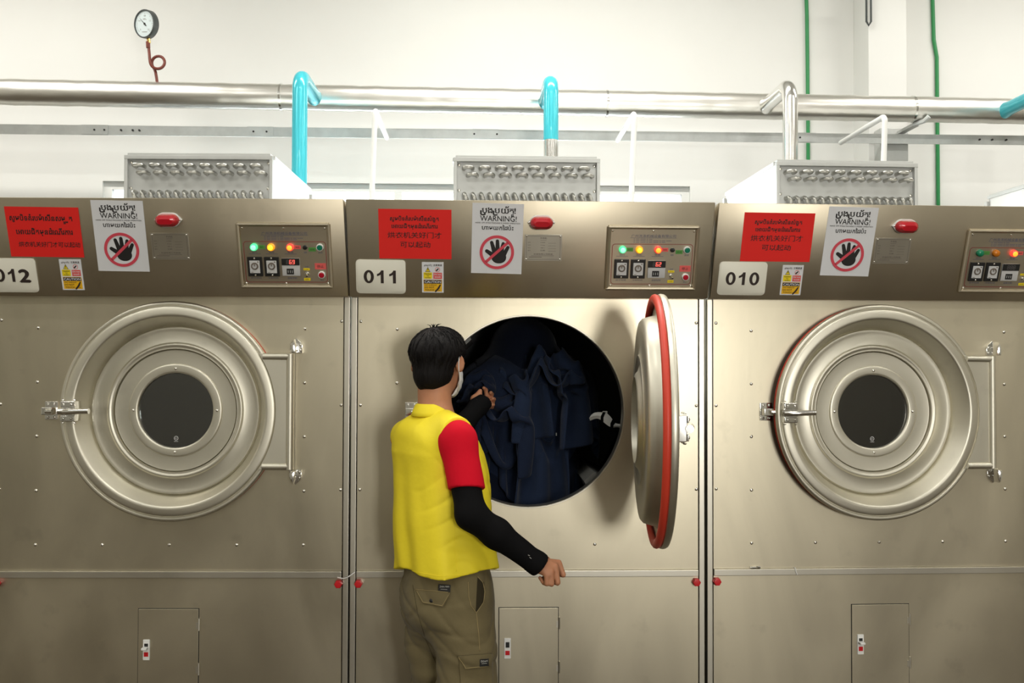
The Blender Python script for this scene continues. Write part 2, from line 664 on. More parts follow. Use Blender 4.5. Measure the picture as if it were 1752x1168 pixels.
def lathe_y(prof, seg, cx, cz, y0):
    """(r, h) spun about the door axis, h toward the room"""
    mb = MB()
    M = Matrix(((1, 0, 0, cx), (0, 0, -1, y0), (0, 1, 0, cz), (0, 0, 0, 1)))
    mb.lathe(prof, seg, M)
    return mb


def lever_switch(root, x, z, lever):
    b = MB()
    b.box(x - 0.0125, x + 0.0125, -0.010, 0.0, z - 0.038, z + 0.038, 0.002)
    sw = b.build('switch', WHITEP, root)
    MB().box(x - 0.008, x + 0.008, -0.0115, -0.006, z - 0.024, z - 0.008).build('red_flag', REDCAP, sw)
    MB().box(x - 0.007, x + 0.007, -0.0108, -0.006, z + 0.004, z + 0.024).build('slot', BLACKP, sw)
    if lever:
        q = MB()
        q.box(x - 0.011, x + 0.009, -0.034, -0.009, z + 0.005, z + 0.013, 0.002)
        q.build('lever', WHITEP, sw)


def make_door(root, angle, key):
    hx, hy = 0.472 - (0.024 if key == '010' else 0), -0.050
    M = T(hx, hy, DZ) @ RZm(angle)
    cx, y0 = -0.463, 0.036 - 0.002

    def dish():
        prof = [(0.402, -0.006), (0.4095, -0.003), (0.4115, 0.004), (0.4105, 0.012), (0.4075, 0.0175), (0.4030, 0.0195), (0.3975, 0.0185), (0.3945, 0.0145), (0.3925, 0.0145), (0.3905, 0.0185), (0.3870, 0.0205),
                (0.3800, 0.0220), (0.3660, 0.0240), (0.3600, 0.0238), (0.3560, 0.0220), (0.3525, 0.0185), (0.3290, -0.0345), (0.3260, -0.0385), (0.3215, -0.0535), (0.3150, -0.0430), (0.3090, -0.0425), (0.3050, -0.0438), (0.2960, -0.0442),
                (0.2600, -0.0450), (0.2565, -0.0430), (0.2540, -0.0385), (0.2505, -0.0365), (0.2460, -0.0365), (0.2425, -0.0390), (0.2390, -0.0400), (0.2340, -0.0395), (0.2310, -0.0535), (0.2285, -0.0455), (0.2250, -0.0462),
                (0.1900, -0.0462), (0.1770, -0.0462), (0.1760, -0.0425), (0.1735, -0.0405), (0.1690, -0.0400), (0.1490, -0.0400), (0.1445, -0.0410), (0.1420, -0.0440), (0.1410, -0.0480), (0.1405, -0.0620), (0.1405, -0.0780)]
        # back of the door: plug that fills the opening
        back = [(0.152, -0.074), (0.160, -0.066), (0.185, -0.058), (0.21, -0.066), (0.218, -0.060), (0.245, -0.058), (0.300, -0.062), (0.322, -0.060), (0.331, -0.052), (0.336, -0.036), (0.342, -0.012), (0.350, -0.006)]
        mb = lathe_y(prof + back, 96, cx, 0, y0)
        m2 = lathe_y([(0.350, -0.006), (0.402, -0.006)], 96, cx, 0, y0)
        m2_me = m2.mesh()
        mb.bm.from_mesh(m2_me)
        return mb.mesh(STEELD, 40)
    door = put('door', share('dish', dish), root, M)

    def bracket():
        b = MB()
        zz = 0.217
        # plate that joins the dish to the hinge line
        pts = []
        for i in range(9):
            a = -0.56 + 1.12 * i / 8
            pts.append((cx + 0.395 * math.cos(a), 0.395 * math.sin(a)))
        pts = [(-0.006, -zz)] + [(-0.006, zz), (cx + 0.395 * math.cos(0.575), zz)] + pts[::-1] + [(cx + 0.395 * math.cos(0.575), -zz)]
        b.M = Matrix(((1, 0, 0, 0), (0, 0, -1, y0), (0, 1, 0, 0), (0, 0, 0, 1)))
        b.prism(pts, -0.004, 0.022, 0.002)
        b.M = Matrix()
        for z in (-zz + 0.012, zz - 0.012):
            b.tube([(-0.118, y0 - 0.016, z), (-0.012, y0 - 0.020, z)], 0.013, 12)
        b.tube([(-0.016, y0 - 0.020, -zz + 0.002), (-0.016, y0 - 0.020, zz - 0.002)], 0.014, 12)
        return b.mesh(STEELD, 40)
    put('hinge_bracket', share('bracket', bracket), door)

    def gasket_closed():
        mb = MB()
        M_ = Matrix(((1, 0, 0, cx), (0, 0, -1, y0), (0, 1, 0, 0), (0, 0, 0, 1)))
        mb.lathe([(0.3950 + 0.016 * math.cos(2 * PI * i / 12), -0.014 + 0.0125 * math.sin(2 * PI * i / 12)) for i in range(12)], 96, M_, closed=True)
        return mb.mesh(RUBBER, 180)
    put('gasket', share('gasket', gasket_closed), door)

    def pane():
        b = MB()
        b.M = Matrix(((1, 0, 0, cx), (0, 0, -1, y0), (0, 1, 0, 0), (0, 0, 0, 1)))
        b.lathe([(0.0, -0.054), (0.1398, -0.054), (0.1398, -0.060), (0.0, -0.060)], 64)
        return b.mesh(DOORGLASS, 30)
    gp = put('glass', share('pane', pane), door)

    def etch():
        b = MB()
        b.M = Matrix(((1, 0, 0, cx), (0, 0, -1, y0), (0, 1, 0, -0.112), (0, 0, 0, 1)))
        band2d(b, arc(0, 0.006, 0.0085, 0, 2 * PI, 20)[:-1], arc(0, 0.006, 0.0065, 0, 2 * PI, 20)[:-1], -0.0535)
        write(b, 'KC', 0, 0.003, 0.008, 0.009, 0.02, -0.0535)
        flat(b, [(-0.008, -0.007), (0.008, -0.007), (0.008, -0.0055), (-0.008, -0.0055)], -0.0535)
        return b.mesh(GREYP, 0)
    put('etched_mark', share('etch', etch), gp)
    scr = share('wscrew', lambda: MB().dome((0, 0, 0), (0, -1, 0), 0.0055, 0.004).mesh(SCREW))
    for a in (0, 90, 180, 270):
        put('screw', scr, door, T(cx + 0.158 * math.cos(R_(a)), y0 + 0.0398, 0.158 * math.sin(R_(a))))

    def latch():
        b = MB()
        x, y = cx - 0.366, y0 - 0.034
        b.box(x - 0.026, x + 0.026, y - 0.008, y + 0.05, -0.038, 0.038, 0.003)
        b.box(x - 0.026, x + 0.026, y - 0.014, y - 0.008, 0.016, 0.036, 0.002)
        b.box(x - 0.026, x + 0.026, y - 0.014, y - 0.008, -0.036, -0.016, 0.002)
        b.cyl((x - 0.032, y - 0.015, 0), (x + 0.022, y - 0.015, 0), 0.0125, 14)
        for dx in (-0.014, 0.014):
            for dz in (-0.026, 0.026):
                b.dome((x + dx, y - 0.014, dz), (0, -1, 0), 0.005, 0.004, 8)
                b.dome((x + dx * 1.5, y - 0.002, dz * 1.6), (0, 0, 1 if dz > 0 else -1), 0.006, 0.004, 8)
        return b.mesh(CHROME)
    la = put('latch', share('latch', latch), door)

    def handle():
        b = MB()
        x, y = cx - 0.366, y0 - 0.058
        b.tube([(x - 0.012, y + 0.006, 0), (x + 0.012, y, 0), (x + 0.045, y - 0.004, 0.001), (x + 0.086, y - 0.006, 0.002)], [0.010, 0.011, 0.0105, 0.0105], 14)
        return b.mesh(CHROME)
    put('handle', share('handle', handle), la)
    return door


def make_dryer(num, label, lamps, digits, door_angle, laundry=False):
    root = empty('tumble_dryer', ROOTS[num], label, 'dryer', 'tumble dryers in a row')
    # cabinet
    def cabinet():
        b = MB()
        b.box(-HW + 0.035, -HW + 0.055, 0.012, 1.42, 0.0, 2.17)
        b.box(HW - 0.055, HW - 0.035, 0.012, 1.42, 0.0, 2.17)
        b.box(-HW + 0.055, HW - 0.055, 1.40, 1.42, 0.0, 2.15)
        b.box(-HW + 0.055, HW - 0.055, 0.02, 1.40, 0.0, 0.03)
        return b.mesh(STEEL)
    put('cabinet', share('cabinet', cabinet), root)
    put('bounce_top_plate', share('topp', lambda: MB().box(-HW + 0.055, HW - 0.055, 0.02, 1.40, 2.15, 2.17).mesh(GALVL, 0)), root)  # unseen pale top, added to bounce window light onto pipe and wall

    def cavity():
        b = hole_plate(-HW + 0.021, HW - 0.021, 0.03, 2.15, 0, DZ, 0.376, 0.024, 0.030)
        return b.mesh(DARKIN)
    put('seam_backing', share('cavity', cavity), root)
    post = share('post', lambda: MB().box(-0.0108, 0.0108, -0.004, 0.02, 0.0, 1.858, 0.003).mesh(STEELT))
    for x in (-0.6606, 0.6606):
        put('corner_post', post, root, T(x, 0, 0))

    def front():
        b = hole_plate(-0.6465, 0.6465, 0.8288, 1.858, 0, DZ, 0.361, 0.0, 0.018)
        return b.mesh(STEEL)
    put('front_panel', share('front', front), root)

    def lip():
        b = MB()
        M = Matrix(((1, 0, 0, 0), (0, 0, -1, 0), (0, 1, 0, DZ), (0, 0, 0, 1)))
        b.lathe([(0.3605, -0.055), (0.3605, -0.002), (0.3625, 0.002), (0.366, 0.002), (0.3675, -0.001), (0.3675, -0.055)], 96, M, closed=True)
        return b.mesh(STEELT, 40)
    put('opening_rim', share('lip', lip), root)

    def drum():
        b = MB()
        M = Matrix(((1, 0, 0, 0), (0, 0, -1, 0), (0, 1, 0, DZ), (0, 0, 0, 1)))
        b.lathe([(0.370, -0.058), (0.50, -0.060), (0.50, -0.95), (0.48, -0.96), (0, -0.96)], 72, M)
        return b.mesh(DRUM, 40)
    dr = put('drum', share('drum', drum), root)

    def lifter():
        b = MB()
        b.M = T(0, 0, DZ)
        b.bm.verts.ensure_lookup_table()
        pr = [(-0.07, 0.499), (-0.026, 0.35), (0.026, 0.35), (0.07, 0.499)]
        a = [b.v((p[0], 0.075, -p[1])) for p in pr]
        c = [b.v((p[0], 0.94, -p[1])) for p in pr]
        b.face(a)
        b.face(c[::-1])
        for i in range(4):
            b.face([a[i], a[(i + 1) % 4], c[(i + 1) % 4], c[i]])
        me = b.mesh(LIFTER, 30)
        return me
    lf = share('lifter', lifter)
    for a in (-43, 137):
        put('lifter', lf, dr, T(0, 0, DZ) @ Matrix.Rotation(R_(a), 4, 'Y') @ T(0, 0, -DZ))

    put('lower_panel', share('lower', lambda: MB().box(-0.6465, 0.6465, -0.001, 0.018, 0.03, 0.8025).mesh(STEEL)), root)

    def rail():
        b = MB()
        b.box(-0.6465, 0.6465, -0.011, 0.018, 0.803, 0.828, 0.0025)
        return b.mesh(STEELT)
    put('belt_rail', share('rail', rail), root)

    def fas():
        b = MB()
        sec = [FA, FB_, (0.02, FB_[1]), (0.02, FA[1] + 0.003)]
        l = [b.v((-HW, p[0], p[1])) for p in sec]
        r = [b.v((HW, p[0], p[1])) for p in sec]
        b.face(l)
        b.face(r[::-1])
        for i in range(4):
            b.face([l[i], l[(i + 1) % 4], r[(i + 1) % 4], r[i]])
        bmesh.ops.recalc_face_normals(b.bm, faces=list(b.bm.faces))
        bmesh.ops.bevel(b.bm, geom=list(b.bm.edges), offset=0.004, segments=2, profile=0.5, affect='EDGES')
        return b.mesh(STEELF, 30)
    put('fascia', share('fascia', fas), root)

    # screws in the front sheet
    bolt = share('bolt', lambda: MB().dome((0, 0, 0), (0, -1, 0), 0.0062, 0.0045).mesh(SCREW))
    spots = [(x, z) for x in (-0.636, 0.640) for z in (1.766, 1.450, 1.132)]
    spots += [(x, z) for x in (-0.499, 0.502) for z in (1.737, 1.5335, 1.331, 1.127)]
    spots += [(x, 0.925) for x in (-0.499, -0.25, 0.0, 0.252, 0.502)]
    for x, z in spots:
        put('bolt', bolt, root, T(x, -0.0002, z))

    def cap():
        b = MB()
        b.M = Matrix(((1, 0, 0, 0), (0, 0, -1, 0), (0, 1, 0, 0), (0, 0, 0, 1)))
        b.prism([(0.0155 * math.cos(PI / 3 * i), 0.0155 * math.sin(PI / 3 * i)) for i in range(6)], 0, 0.026, 0.004)
        return b.mesh(REDCAP)
    for x in (-0.637, 0.637):
        tag(put('corner_knob', share('cap', cap), root, T(x, -0.001, 0.783)), 'red hexagonal knob')

    # access door low down
    def acc():
        b = MB()
        b.box(-0.110, 0.1135, -0.006, 0.0, 0.10, 0.687, 0.0015)
        return b.mesh(STEEL)

    def accb():
        b = MB()
        b.box(-0.1122, 0.1157, -0.0025, 0.0, 0.09, 0.6892)
        return b.mesh(DARKIN, 0)
    ad = put('access_door', share('acc', acc), root)
    put('door_gap', share('accb', accb), ad)

    def ahinge():
        b = MB()
        b.cyl((0.1165, -0.007, -0.022), (0.1165, -0.007, 0.022), 0.004, 8)
        b.box(0.106, 0.118, -0.0075, -0.004, -0.016, 0.008)
        return b.mesh(STEELT)
    for z in (0.630, 0.465):
        put('hinge', share('ahinge', ahinge), ad, T(0, 0, z))
    lever_switch(ad, -0.078, 0.5365, num != '011')

    # keeper of the door latch on the front sheet
    def keeper():
        b = MB()
        x = -0.443
        b.box(x - 0.024, x + 0.024, -0.006, 0.0, -0.034, 0.034, 0.002)
        b.box(x - 0.02, x + 0.02, -0.045, -0.005, -0.014, 0.014, 0.003)
        b.cyl((x + 0.004, -0.055, 0), (x + 0.030, -0.060, 0), 0.009, 12)
        for dx in (-0.012, 0.012):
            for dz in (-0.025, 0.025):
                b.dome((x + dx, -0.006, dz), (0, -1, 0), 0.005, 0.004, 8)
        return b.mesh(CHROME)
    put('latch_keeper', share('keeper', keeper), root, T(0, 0, DZ))

    # pivot blocks of the door hinge
    def pivot():
        b = MB()
        b.M = Matrix(((1, 0, 0, 0), (0, 0, -1, 0), (0, 1, 0, 0), (0, 0, 0, 1)))
        pts = [(-0.023, 0.0), (0.023, 0.0), (0.023, 0.030), (0.017, 0.040), (0.0, 0.056), (-0.017, 0.040), (-0.023, 0.030)]
        b.prism(pts, 0, 0.012, 0.003)
        q = [(-0.009, 0.0), (0.009, 0.0), (0.009, 0.030), (0.0, 0.050), (-0.009, 0.030)]
        b.prism(q, 0.010, 0.062, 0.008)
        for x in (-0.0165, 0.0165):
            for z in (0.009, 0.030):
                b.M = Matrix()
                b.dome((x, -0.012, z), (0, -1, 0), 0.0048, 0.004, 8)
        return b.mesh(CHROME)
    pv = share('pivot', pivot)
    hx = 0.472 - (0.024 if num == '010' else 0)
    put('hinge', pv, root, T(hx, -0.0005, DZ + 0.219))
    put('hinge', pv, root, T(hx, -0.0005, DZ - 0.219) @ Matrix.Rotation(PI, 4, 'Y'))

    make_door(root, R_(door_angle), num)

    # beacon
    def bbase():
        b = MB()
        pts = [(0.050, 0.0), (0.044, 0.007)] + arc(0.016, 0, 0.026, 0.55, PI / 2, 4) + arc(-0.016, 0, 0.026, PI / 2, PI - 0.55, 4) + [(-0.044, 0.007), (-0.050, 0.0), (-0.044, -0.007)] + arc(-0.016, 0, 0.026, PI + 0.55, 1.5 * PI, 4) + arc(0.016, 0, 0.026, 1.5 * PI, 2 * PI - 0.55, 4) + [(0.044, -0.007)]
        b.prism(pts, 0, 0.010, 0.002)
        return b.mesh(WHITEP)

    def blens():
        b = MB()
        o = arc(0.020, 0, 0.0215, -PI / 2, PI / 2, 8) + arc(-0.020, 0, 0.0215, PI / 2, 1.5 * PI, 8)
        rows = []
        for k, h in ((1.0, 0.008), (0.98, 0.026), (0.93, 0.031)):
            rows.append([b.v((p[0] * k, p[1] * k, h)) for p in o])
        rows.append([b.v((p[0] * 0.66, p[1] * 0.45, 0.044)) for p in o])
        for a, c in zip(rows, rows[1:]):
            for i in range(len(o)):
                j = (i + 1) % len(o)
                b.face([a[i], a[j], c[j], c[i]])
        b.face(rows[-1])
        b.face(rows[0][::-1])
        return b.mesh(REDLENS, 25)
    bc = put('beacon', share('bbase', bbase), root, FASM @ T(0.037, 0.2865, 0))
    tag(put('lens', share('blens', blens), bc), 'red lens')
    for x in (-0.0445, 0.0445):
        put('screw', share('bscr', lambda: MB().dome((0, 0, 0), (0, 0, 1), 0.0032, 0.002, 8).mesh(SCREW)), bc, T(x, 0, 0.010))

    # rating plate
    def rplate():
        b = MB()
        b.box(-0.069, 0.069, -0.0495, 0.0495, 0, 0.0015, 0.0005)
        b.M = T(0, 0, 0)
        return b.mesh(STEELT, 20)

    def rtext():
        b = MB()
        z = 0.0019
        o = rrect(-0.0625, 0.0625, -0.044, 0.044, 0.006)
        i_ = rrect(-0.0615, 0.0615, -0.043, 0.043, 0.0055)
        band2d(b, o, i_, z)
        write(b, '干衣机', 0, 0.033, 0.0075, 0.024, 0.02, z)
        flat(b, [(-0.011, 0.0275), (0.011, 0.0275), (0.011, 0.0285), (-0.011, 0.0285)], z)
        for k, (lab, mid) in enumerate((('型号', '100'), ('功率', '3 kw'), ('电压', '380 v'), ('编号', '日期'))):
            y = 0.018 - 0.010 * k
            write(b, lab, -0.052, y, 0.005, 0.010, 0.0, z)
            write(b, mid, -0.002, y, 0.0055, 0.016, 0.01, z)
            flat(b, [(0.018, y - 0.001), (0.046, y - 0.001), (0.046, y - 0.0002), (0.018, y - 0.0002)], z)
        write(b, '机械有限公司制造', 0, -0.026, 0.006, 0.070, 0.02, z)
        flat(b, [(-0.044, -0.0305), (0.04, -0.0305), (0.04, -0.0292), (-0.044, -0.0292)], z)
        flat(b, [(-0.052, -0.036), (-0.005, -0.036), (-0.005, -0.034), (-0.052, -0.034)], z)
        return b.mesh(LABELT, 0)
    rp = put('rating_plate', share('rplate', rplate), root, FASM @ T(0.046 if num == '011' else 0.033 if num == '012' else 0.003, 0.1915 if num != '012' else 0.188, 0))
    put('engraving', share('rtext', rtext), rp)
    for x in (-0.062, 0.062):
        for y in (-0.043, 0.043):
            put('rivet', share('rivet', lambda: MB().dome((0, 0, 0), (0, 0, 1), 0.0035, 0.0025, 8).mesh(SCREW)), rp, T(x, y, 0.0015))

    # control panel
    def cplate():
        b = MB()
        b.box(0.291, 0.609, 0.046, 0.265, 0.0, 0.004)
        for (p0, p1) in (((0.284, 0.272), (0.616, 0.272)), ((0.284, 0.040), (0.616, 0.040)), ((0.286, 0.038), (0.286, 0.274)), ((0.614, 0.038), (0.614, 0.274))):
            b.tube([(p0[0], p0[1], 0.006), (p1[0], p1[1], 0.006)], 0.0075, 8)
        return b.mesh(STEELF, 40)
    cp = put('control_panel', share('cplate', cplate), root, FASM.copy())
    pscr = share('pscr', lambda: MB().dome((0, 0, 0), (0, 0, 1), 0.0045, 0.003, 8).mesh(SCREW))
    for x, y in ((0.300, 0.258), (0.450, 0.258), (0.600, 0.258), (0.300, 0.0515), (0.447, 0.0515), (0.602, 0.0515)):
        put('screw', pscr, cp, T(x, y, 0.004))

    def redline():
        b = MB()
        band2d(b, rrect(0.300, 0.601, 0.0555, 0.2095, 0.012), rrect(0.3022, 0.5988, 0.0577, 0.2073, 0.010), 0.0046)
        return b.mesh(REDLINE, 0)
    put('red_border', share('redline', redline), cp)

    def heading():
        b = MB()
        z = 0.0046
        write(b, '广州洗涤机械设备有限公司', 0.452, 0.2345, 0.012, 0.165, 0.0, z)
        flat(b, [(0.366, 0.2315), (0.538, 0.2315), (0.538, 0.2325), (0.366, 0.2325)], z)
        for y, a, c in ((0.2265, 0.378, 0.44), (0.2205, 0.378, 0.52), (0.2148, 0.378, 0.49)):
            x = a
            k = 0
            while x < c:
                wl = 0.006 + 0.007 * ((k * 7) % 3)
                flat(b, [(x, y), (x + wl, y), (x + wl, y + 0.0016), (x, y + 0.0016)], z)
                x += wl + 0.003
                k += 1
        return b.mesh(INKBLUE, 0)
    put('heading', share('heading', heading), cp)
    for s, x, y, h_, w_ in (('运行', 0.339, 0.1655, 0.0075, 0.020), ('加热', 0.401, 0.1655, 0.0075, 0.020), ('电源', 0.4705, 0.1655, 0.0075, 0.020), ('锁', 0.5245, 0.1655, 0.0075, 0.012), ('启动', 0.579, 0.1655, 0.0075, 0.016),
                            ('烘干时间', 0.338, 0.069, 0.0075, 0.038), ('冷却时间', 0.400, 0.069, 0.0075, 0.038), ('温度控制', 0.470, 0.069, 0.0075, 0.034), ('正转', 0.526, 0.112, 0.006, 0.013), ('停止', 0.580, 0.0625, 0.006, 0.013)):
        def cap_():
            b = MB()
            write(b, s, x, y, h_, w_, 0.0, 0.0046)
            if x in (0.339, 0.401, 0.4705):
                flat(b, [(x - 0.022, 0.162), (x + 0.022, 0.162), (x + 0.022, 0.1632), (x - 0.022, 0.1632)], 0.0046)
            return b.mesh(INKBLUE, 0)
        put('caption', share('cap%g%g' % (x, y), cap_), cp)

    def lamp(core, rim):
        def f():
            b = MB()
            b.lathe([(0.0135, 0.004), (0.0135, 0.012), (0.0125, 0.0165), (0.0095, 0.019)], 24)
            return b.mesh(rim, 40)

        def g():
            b = MB()
            b.lathe([(0.0096, 0.0188), (0.006, 0.0205), (0, 0.021)], 24)
            return b.mesh(core, 60)
        return f, g

    states = {'green': (0.339, 0.1882, (LITGR, LITG), (OFFG, OFFG)), 'yellow': (0.401, 0.1882, (LITYR, LITY), (OFFY, OFFY)), 'red': (0.4705, 0.1882, (LITRR, LITR), None)}
    for c, (x, y, on, off) in states.items():
        m = on if lamps[c] else off
        me = share('lamp' + c + str(lamps[c]), lambda: join_two(lamp(m[0], m[1])))
        o = put('indicator_lamp', me, cp, T(x, y, 0))
        tag(o, '%s indicator lamp, %s' % (c if c != 'red' else 'orange-red', 'lit' if lamps[c] else 'unlit'))

    def button():
        b = MB()
        b.lathe([(0.0135, 0.004), (0.0135, 0.010), (0.012, 0.013), (0.0105, 0.013), (0.0105, 0.010)], 24)
        return b.mesh(WHITEP, 40)

    def btop(m):
        b = MB()
        b.lathe([(0.0100, 0.009), (0.0100, 0.0135), (0.0085, 0.0150), (0, 0.0155)], 24)
        return b.mesh(m, 40)
    for x, y, m, k in ((0.579, 0.1880, BTNG, 'green'), (0.580, 0.085, BTNR, 'red')):
        me = share('btn' + k, lambda: join_two((button, lambda: btop(m))))
        tag(put('push_button', me, cp, T(x, y, 0)), k + ' push button in a white ring')

    def keysw():
        b = MB()
        b.lathe([(0.0085, 0.004), (0.0085, 0.009), (0.006, 0.011), (0, 0.011)], 18)
        b.box(-0.0015, 0.0075, -0.0015, 0.0035, 0.010, 0.016, 0.0008)
        return b.mesh(BLACKP)
    put('key_switch', share('keysw', keysw), cp, T(0.5245, 0.1876, 0))

    def tbase():
        b = MB()
        b.box(-0.0268, 0.0268, -0.0365, 0.0365, 0.004, 0.012, 0.0015)
        return b.mesh(BLACKP)

    def tface():
        b = MB()
        b.box(-0.0185, 0.0185, -0.0235, 0.0235, 0.012, 0.0145, 0.0008)
        return b.mesh(GREYP)

    def tdial():
        b = MB()
        b.lathe([(0.0135, 0.0145), (0.0135, 0.0155), (0.0122, 0.0157), (0.0122, 0.0150), (0.0105, 0.0150), (0.010, 0.0165), (0.0085, 0.0165)], 28, T(0, 0.003, 0))
        b.box(-0.0015, 0.0015, 0.003, 0.012, 0.015, 0.0172)
        b.box(0.010, 0.0145, 0.017, 0.021, 0.0144, 0.0152)
        b.box(-0.015, -0.006, -0.0205, -0.019, 0.0144, 0.0150)
        return b.mesh(LABELT)
    for i, x in enumerate((0.3382, 0.3998)):
        t = put('timer', share('tbase', tbase), cp, T(x, 0.1157, 0))
        # face and dial are carried on the timer mesh itself so that the depth stays at three levels
        fo = share('timer_full', lambda: join_two((tbase, tface, tdial)))
        t.data = fo
    for x in (0.3382, 0.3998):
        for y in (0.147, 0.0845):
            put('screw', share('tscr', lambda: MB().dome((0, 0, 0), (0, 0, 1), 0.0034, 0.002, 8).mesh(SCREW)), cp, T(x, y, 0.012))

    def dbase():
        b = MB()
        b.box(-0.0325, 0.0325, -0.0325, 0.0325, 0.004, 0.010, 0.001)
        return b.mesh(GREYP)

    def dwin():
        b = MB()
        b.box(-0.0325, 0.0325, 0.0075, 0.0330, 0.0098, 0.0112)
        b.box(-0.016, 0.010, -0.0265, -0.005, 0.0098, 0.0112)
        return b.mesh(BLACKP)

    def dwheels():
        b = MB()
        for x in (-0.0105, -0.003, 0.0045):
            b.box(x - 0.0008, x + 0.0008, -0.021, -0.011, 0.0110, 0.0114)
        return b.mesh(GREYP)
    dp = put('temperature_controller', share('disp', lambda: join_two((dbase, dwin, dwheels))), cp, T(0.4692, 0.1140, 0))

    def seg(chars, z):
        SEG = {'0': 'abcdef', '1': 'bc', '2': 'abged', '6': 'afgedc', '8': 'abcdefg', '9': 'abcdfg'}
        def f(on):
            b = MB()
            W, Hh, t = 0.0085, 0.0155, 0.0019
            for i, ch in enumerate(chars):
                ox = -0.016 + i * 0.0112
                for sname in SEG.get(ch[0], ''):
                    if (ch[1] == '1') != on:
                        continue
                    g = {'a': (0, Hh - t, W, Hh), 'd': (0, 0, W, t), 'g': (0, Hh / 2 - t / 2, W, Hh / 2 + t / 2), 'f': (0, Hh / 2, t, Hh), 'e': (0, 0, t, Hh / 2), 'b': (W - t, Hh / 2, W, Hh), 'c': (W - t, 0, W, Hh / 2)}[sname]
                    sh = 0.0010
                    flat(b, [(ox + g[0] + g[1] * 0.08, 0.0125 + g[1]), (ox + g[2] + g[1] * 0.08, 0.0125 + g[1]), (ox + g[2] + g[3] * 0.08, 0.0125 + g[3]), (ox + g[0] + g[3] * 0.08, 0.0125 + g[3])], z)
            return b
        return f
    sf = seg(digits, 0.0118)
    on, off = sf(True), sf(False)
    if len(on.bm.faces):
        tag(put('digits', on.mesh(LED, 0), cp, T(0.4692, 0.1140, 0)), 'lit red digits reading %s' % ''.join(d[0] for d in digits if d[1] == '1'))
    if len(off.bm.faces):
        tag(put('digits', off.mesh(LEDOFF, 0), cp, T(0.4692, 0.1140, 0)), 'unlit grey digit segments')

    def toggle():
        b = MB()
        b.lathe([(0.0065, 0.004), (0.0065, 0.008), (0.004, 0.010), (0, 0.010)], 12)
        b.tube([(0, 0, 0.008), (0.003, -0.006, 0.022)], [0.0025, 0.0038], 10)
        return b.mesh(CHROME)
    put('toggle_switch', share('toggle', toggle), cp, T(0.526, 0.089, 0))
    for x0, x1, y0, y1, m, nm, word in ((0.354, 0.3785, 0.181, 0.195, GREENP, 'green', '运行'), (0.485, 0.509, 0.181, 0.195, PINKP, 'red', '加热'), (0.537, 0.563, 0.1725, 0.187, GREENP, 'green', '启动'),
                                       (0.5135, 0.537, 0.1015, 0.1095, YELLOWP, 'yellow', 'ON'), (0.5135, 0.537, 0.0625, 0.0725, YELLOWP, 'yellow', 'OFF'), (0.556, 0.597, 0.1055, 0.1285, PINKP, 'pink', '停止')):
        def lab():
            b = MB()
            b.box(x0, x1, y0, y1, 0.0041, 0.0050)
            return b.mesh(m, 0)

        def labt():
            b = MB()
            write(b, word, (x0 + x1) / 2, y0 + (y1 - y0) * 0.3, (y1 - y0) * 0.5, (x1 - x0) * 0.6, 0.0, 0.0054)
            return b.mesh(INKB, 0)
        tag(put('tape_label', share('lab%g%g' % (x0, y0), lambda: join_two((lab, labt))), cp), 'small %s tape label' % nm)
    return root


def join_two(fns):
    """several single-material meshes into one mesh with several materials (one switch, lamp or label)"""
    bm = bmesh.new()
    mats = []
    for fn in fns:
        me = fn()
        k = len(bm.faces)
        bm.from_mesh(me)
        bm.faces.ensure_lookup_table()
        for f in bm.faces[k:]:
            f.material_index = len(mats)
        mats.append(me.materials[0])
    out = bpy.data.meshes.new('m')
    bm.to_mesh(out)
    bm.free()
    for m in mats:
        out.materials.append(m)
    return out


ON = dict(green=1, yellow=1, red=1)
make_dryer('012', 'stainless steel tumble dryer with closed round door and 012 number plate', ON, ['80', '61', '91'], 0)
make_dryer('011', 'middle stainless steel tumble dryer with its round door swung open, number 011', ON, ['80', '61', '21'], 85)
make_dryer('010', 'stainless steel tumble dryer with door slightly ajar and 010 number plate', dict(green=0, yellow=0, red=1), ['80', '80', '80'], 2.8)
make_dryer('009', 'stainless steel tumble dryer to the right of the one numbered 010', dict(green=0, yellow=0, red=1), ['80', '80', '80'], 0)


# ------------------------------------------------------------------ papers and plates on the fascias
def on_fascia(num, s, t, rot=0.0):
    return ROOTS[num] @ FASM @ T(s, t, 0.0012) @ RZm(R_(rot))


def hand2d():
    P = []
    return P


def capsule2d(mb, p0, p1, r0, r1, z, n=10):
    p0, p1 = Vector(p0), Vector(p1)
    d = (p1 - p0)
    a = math.atan2(d.y, d.x)
    pts = [(p1.x + r1 * math.cos(a + q), p1.y + r1 * math.sin(a + q)) for q in [(-PI / 2 + PI * i / n) for i in range(n + 1)]]
    pts += [(p0.x + r0 * math.cos(a + q), p0.y + r0 * math.sin(a + q)) for q in [(PI / 2 + PI * i / n) for i in range(n + 1)]]
    flat(mb, pts, z)


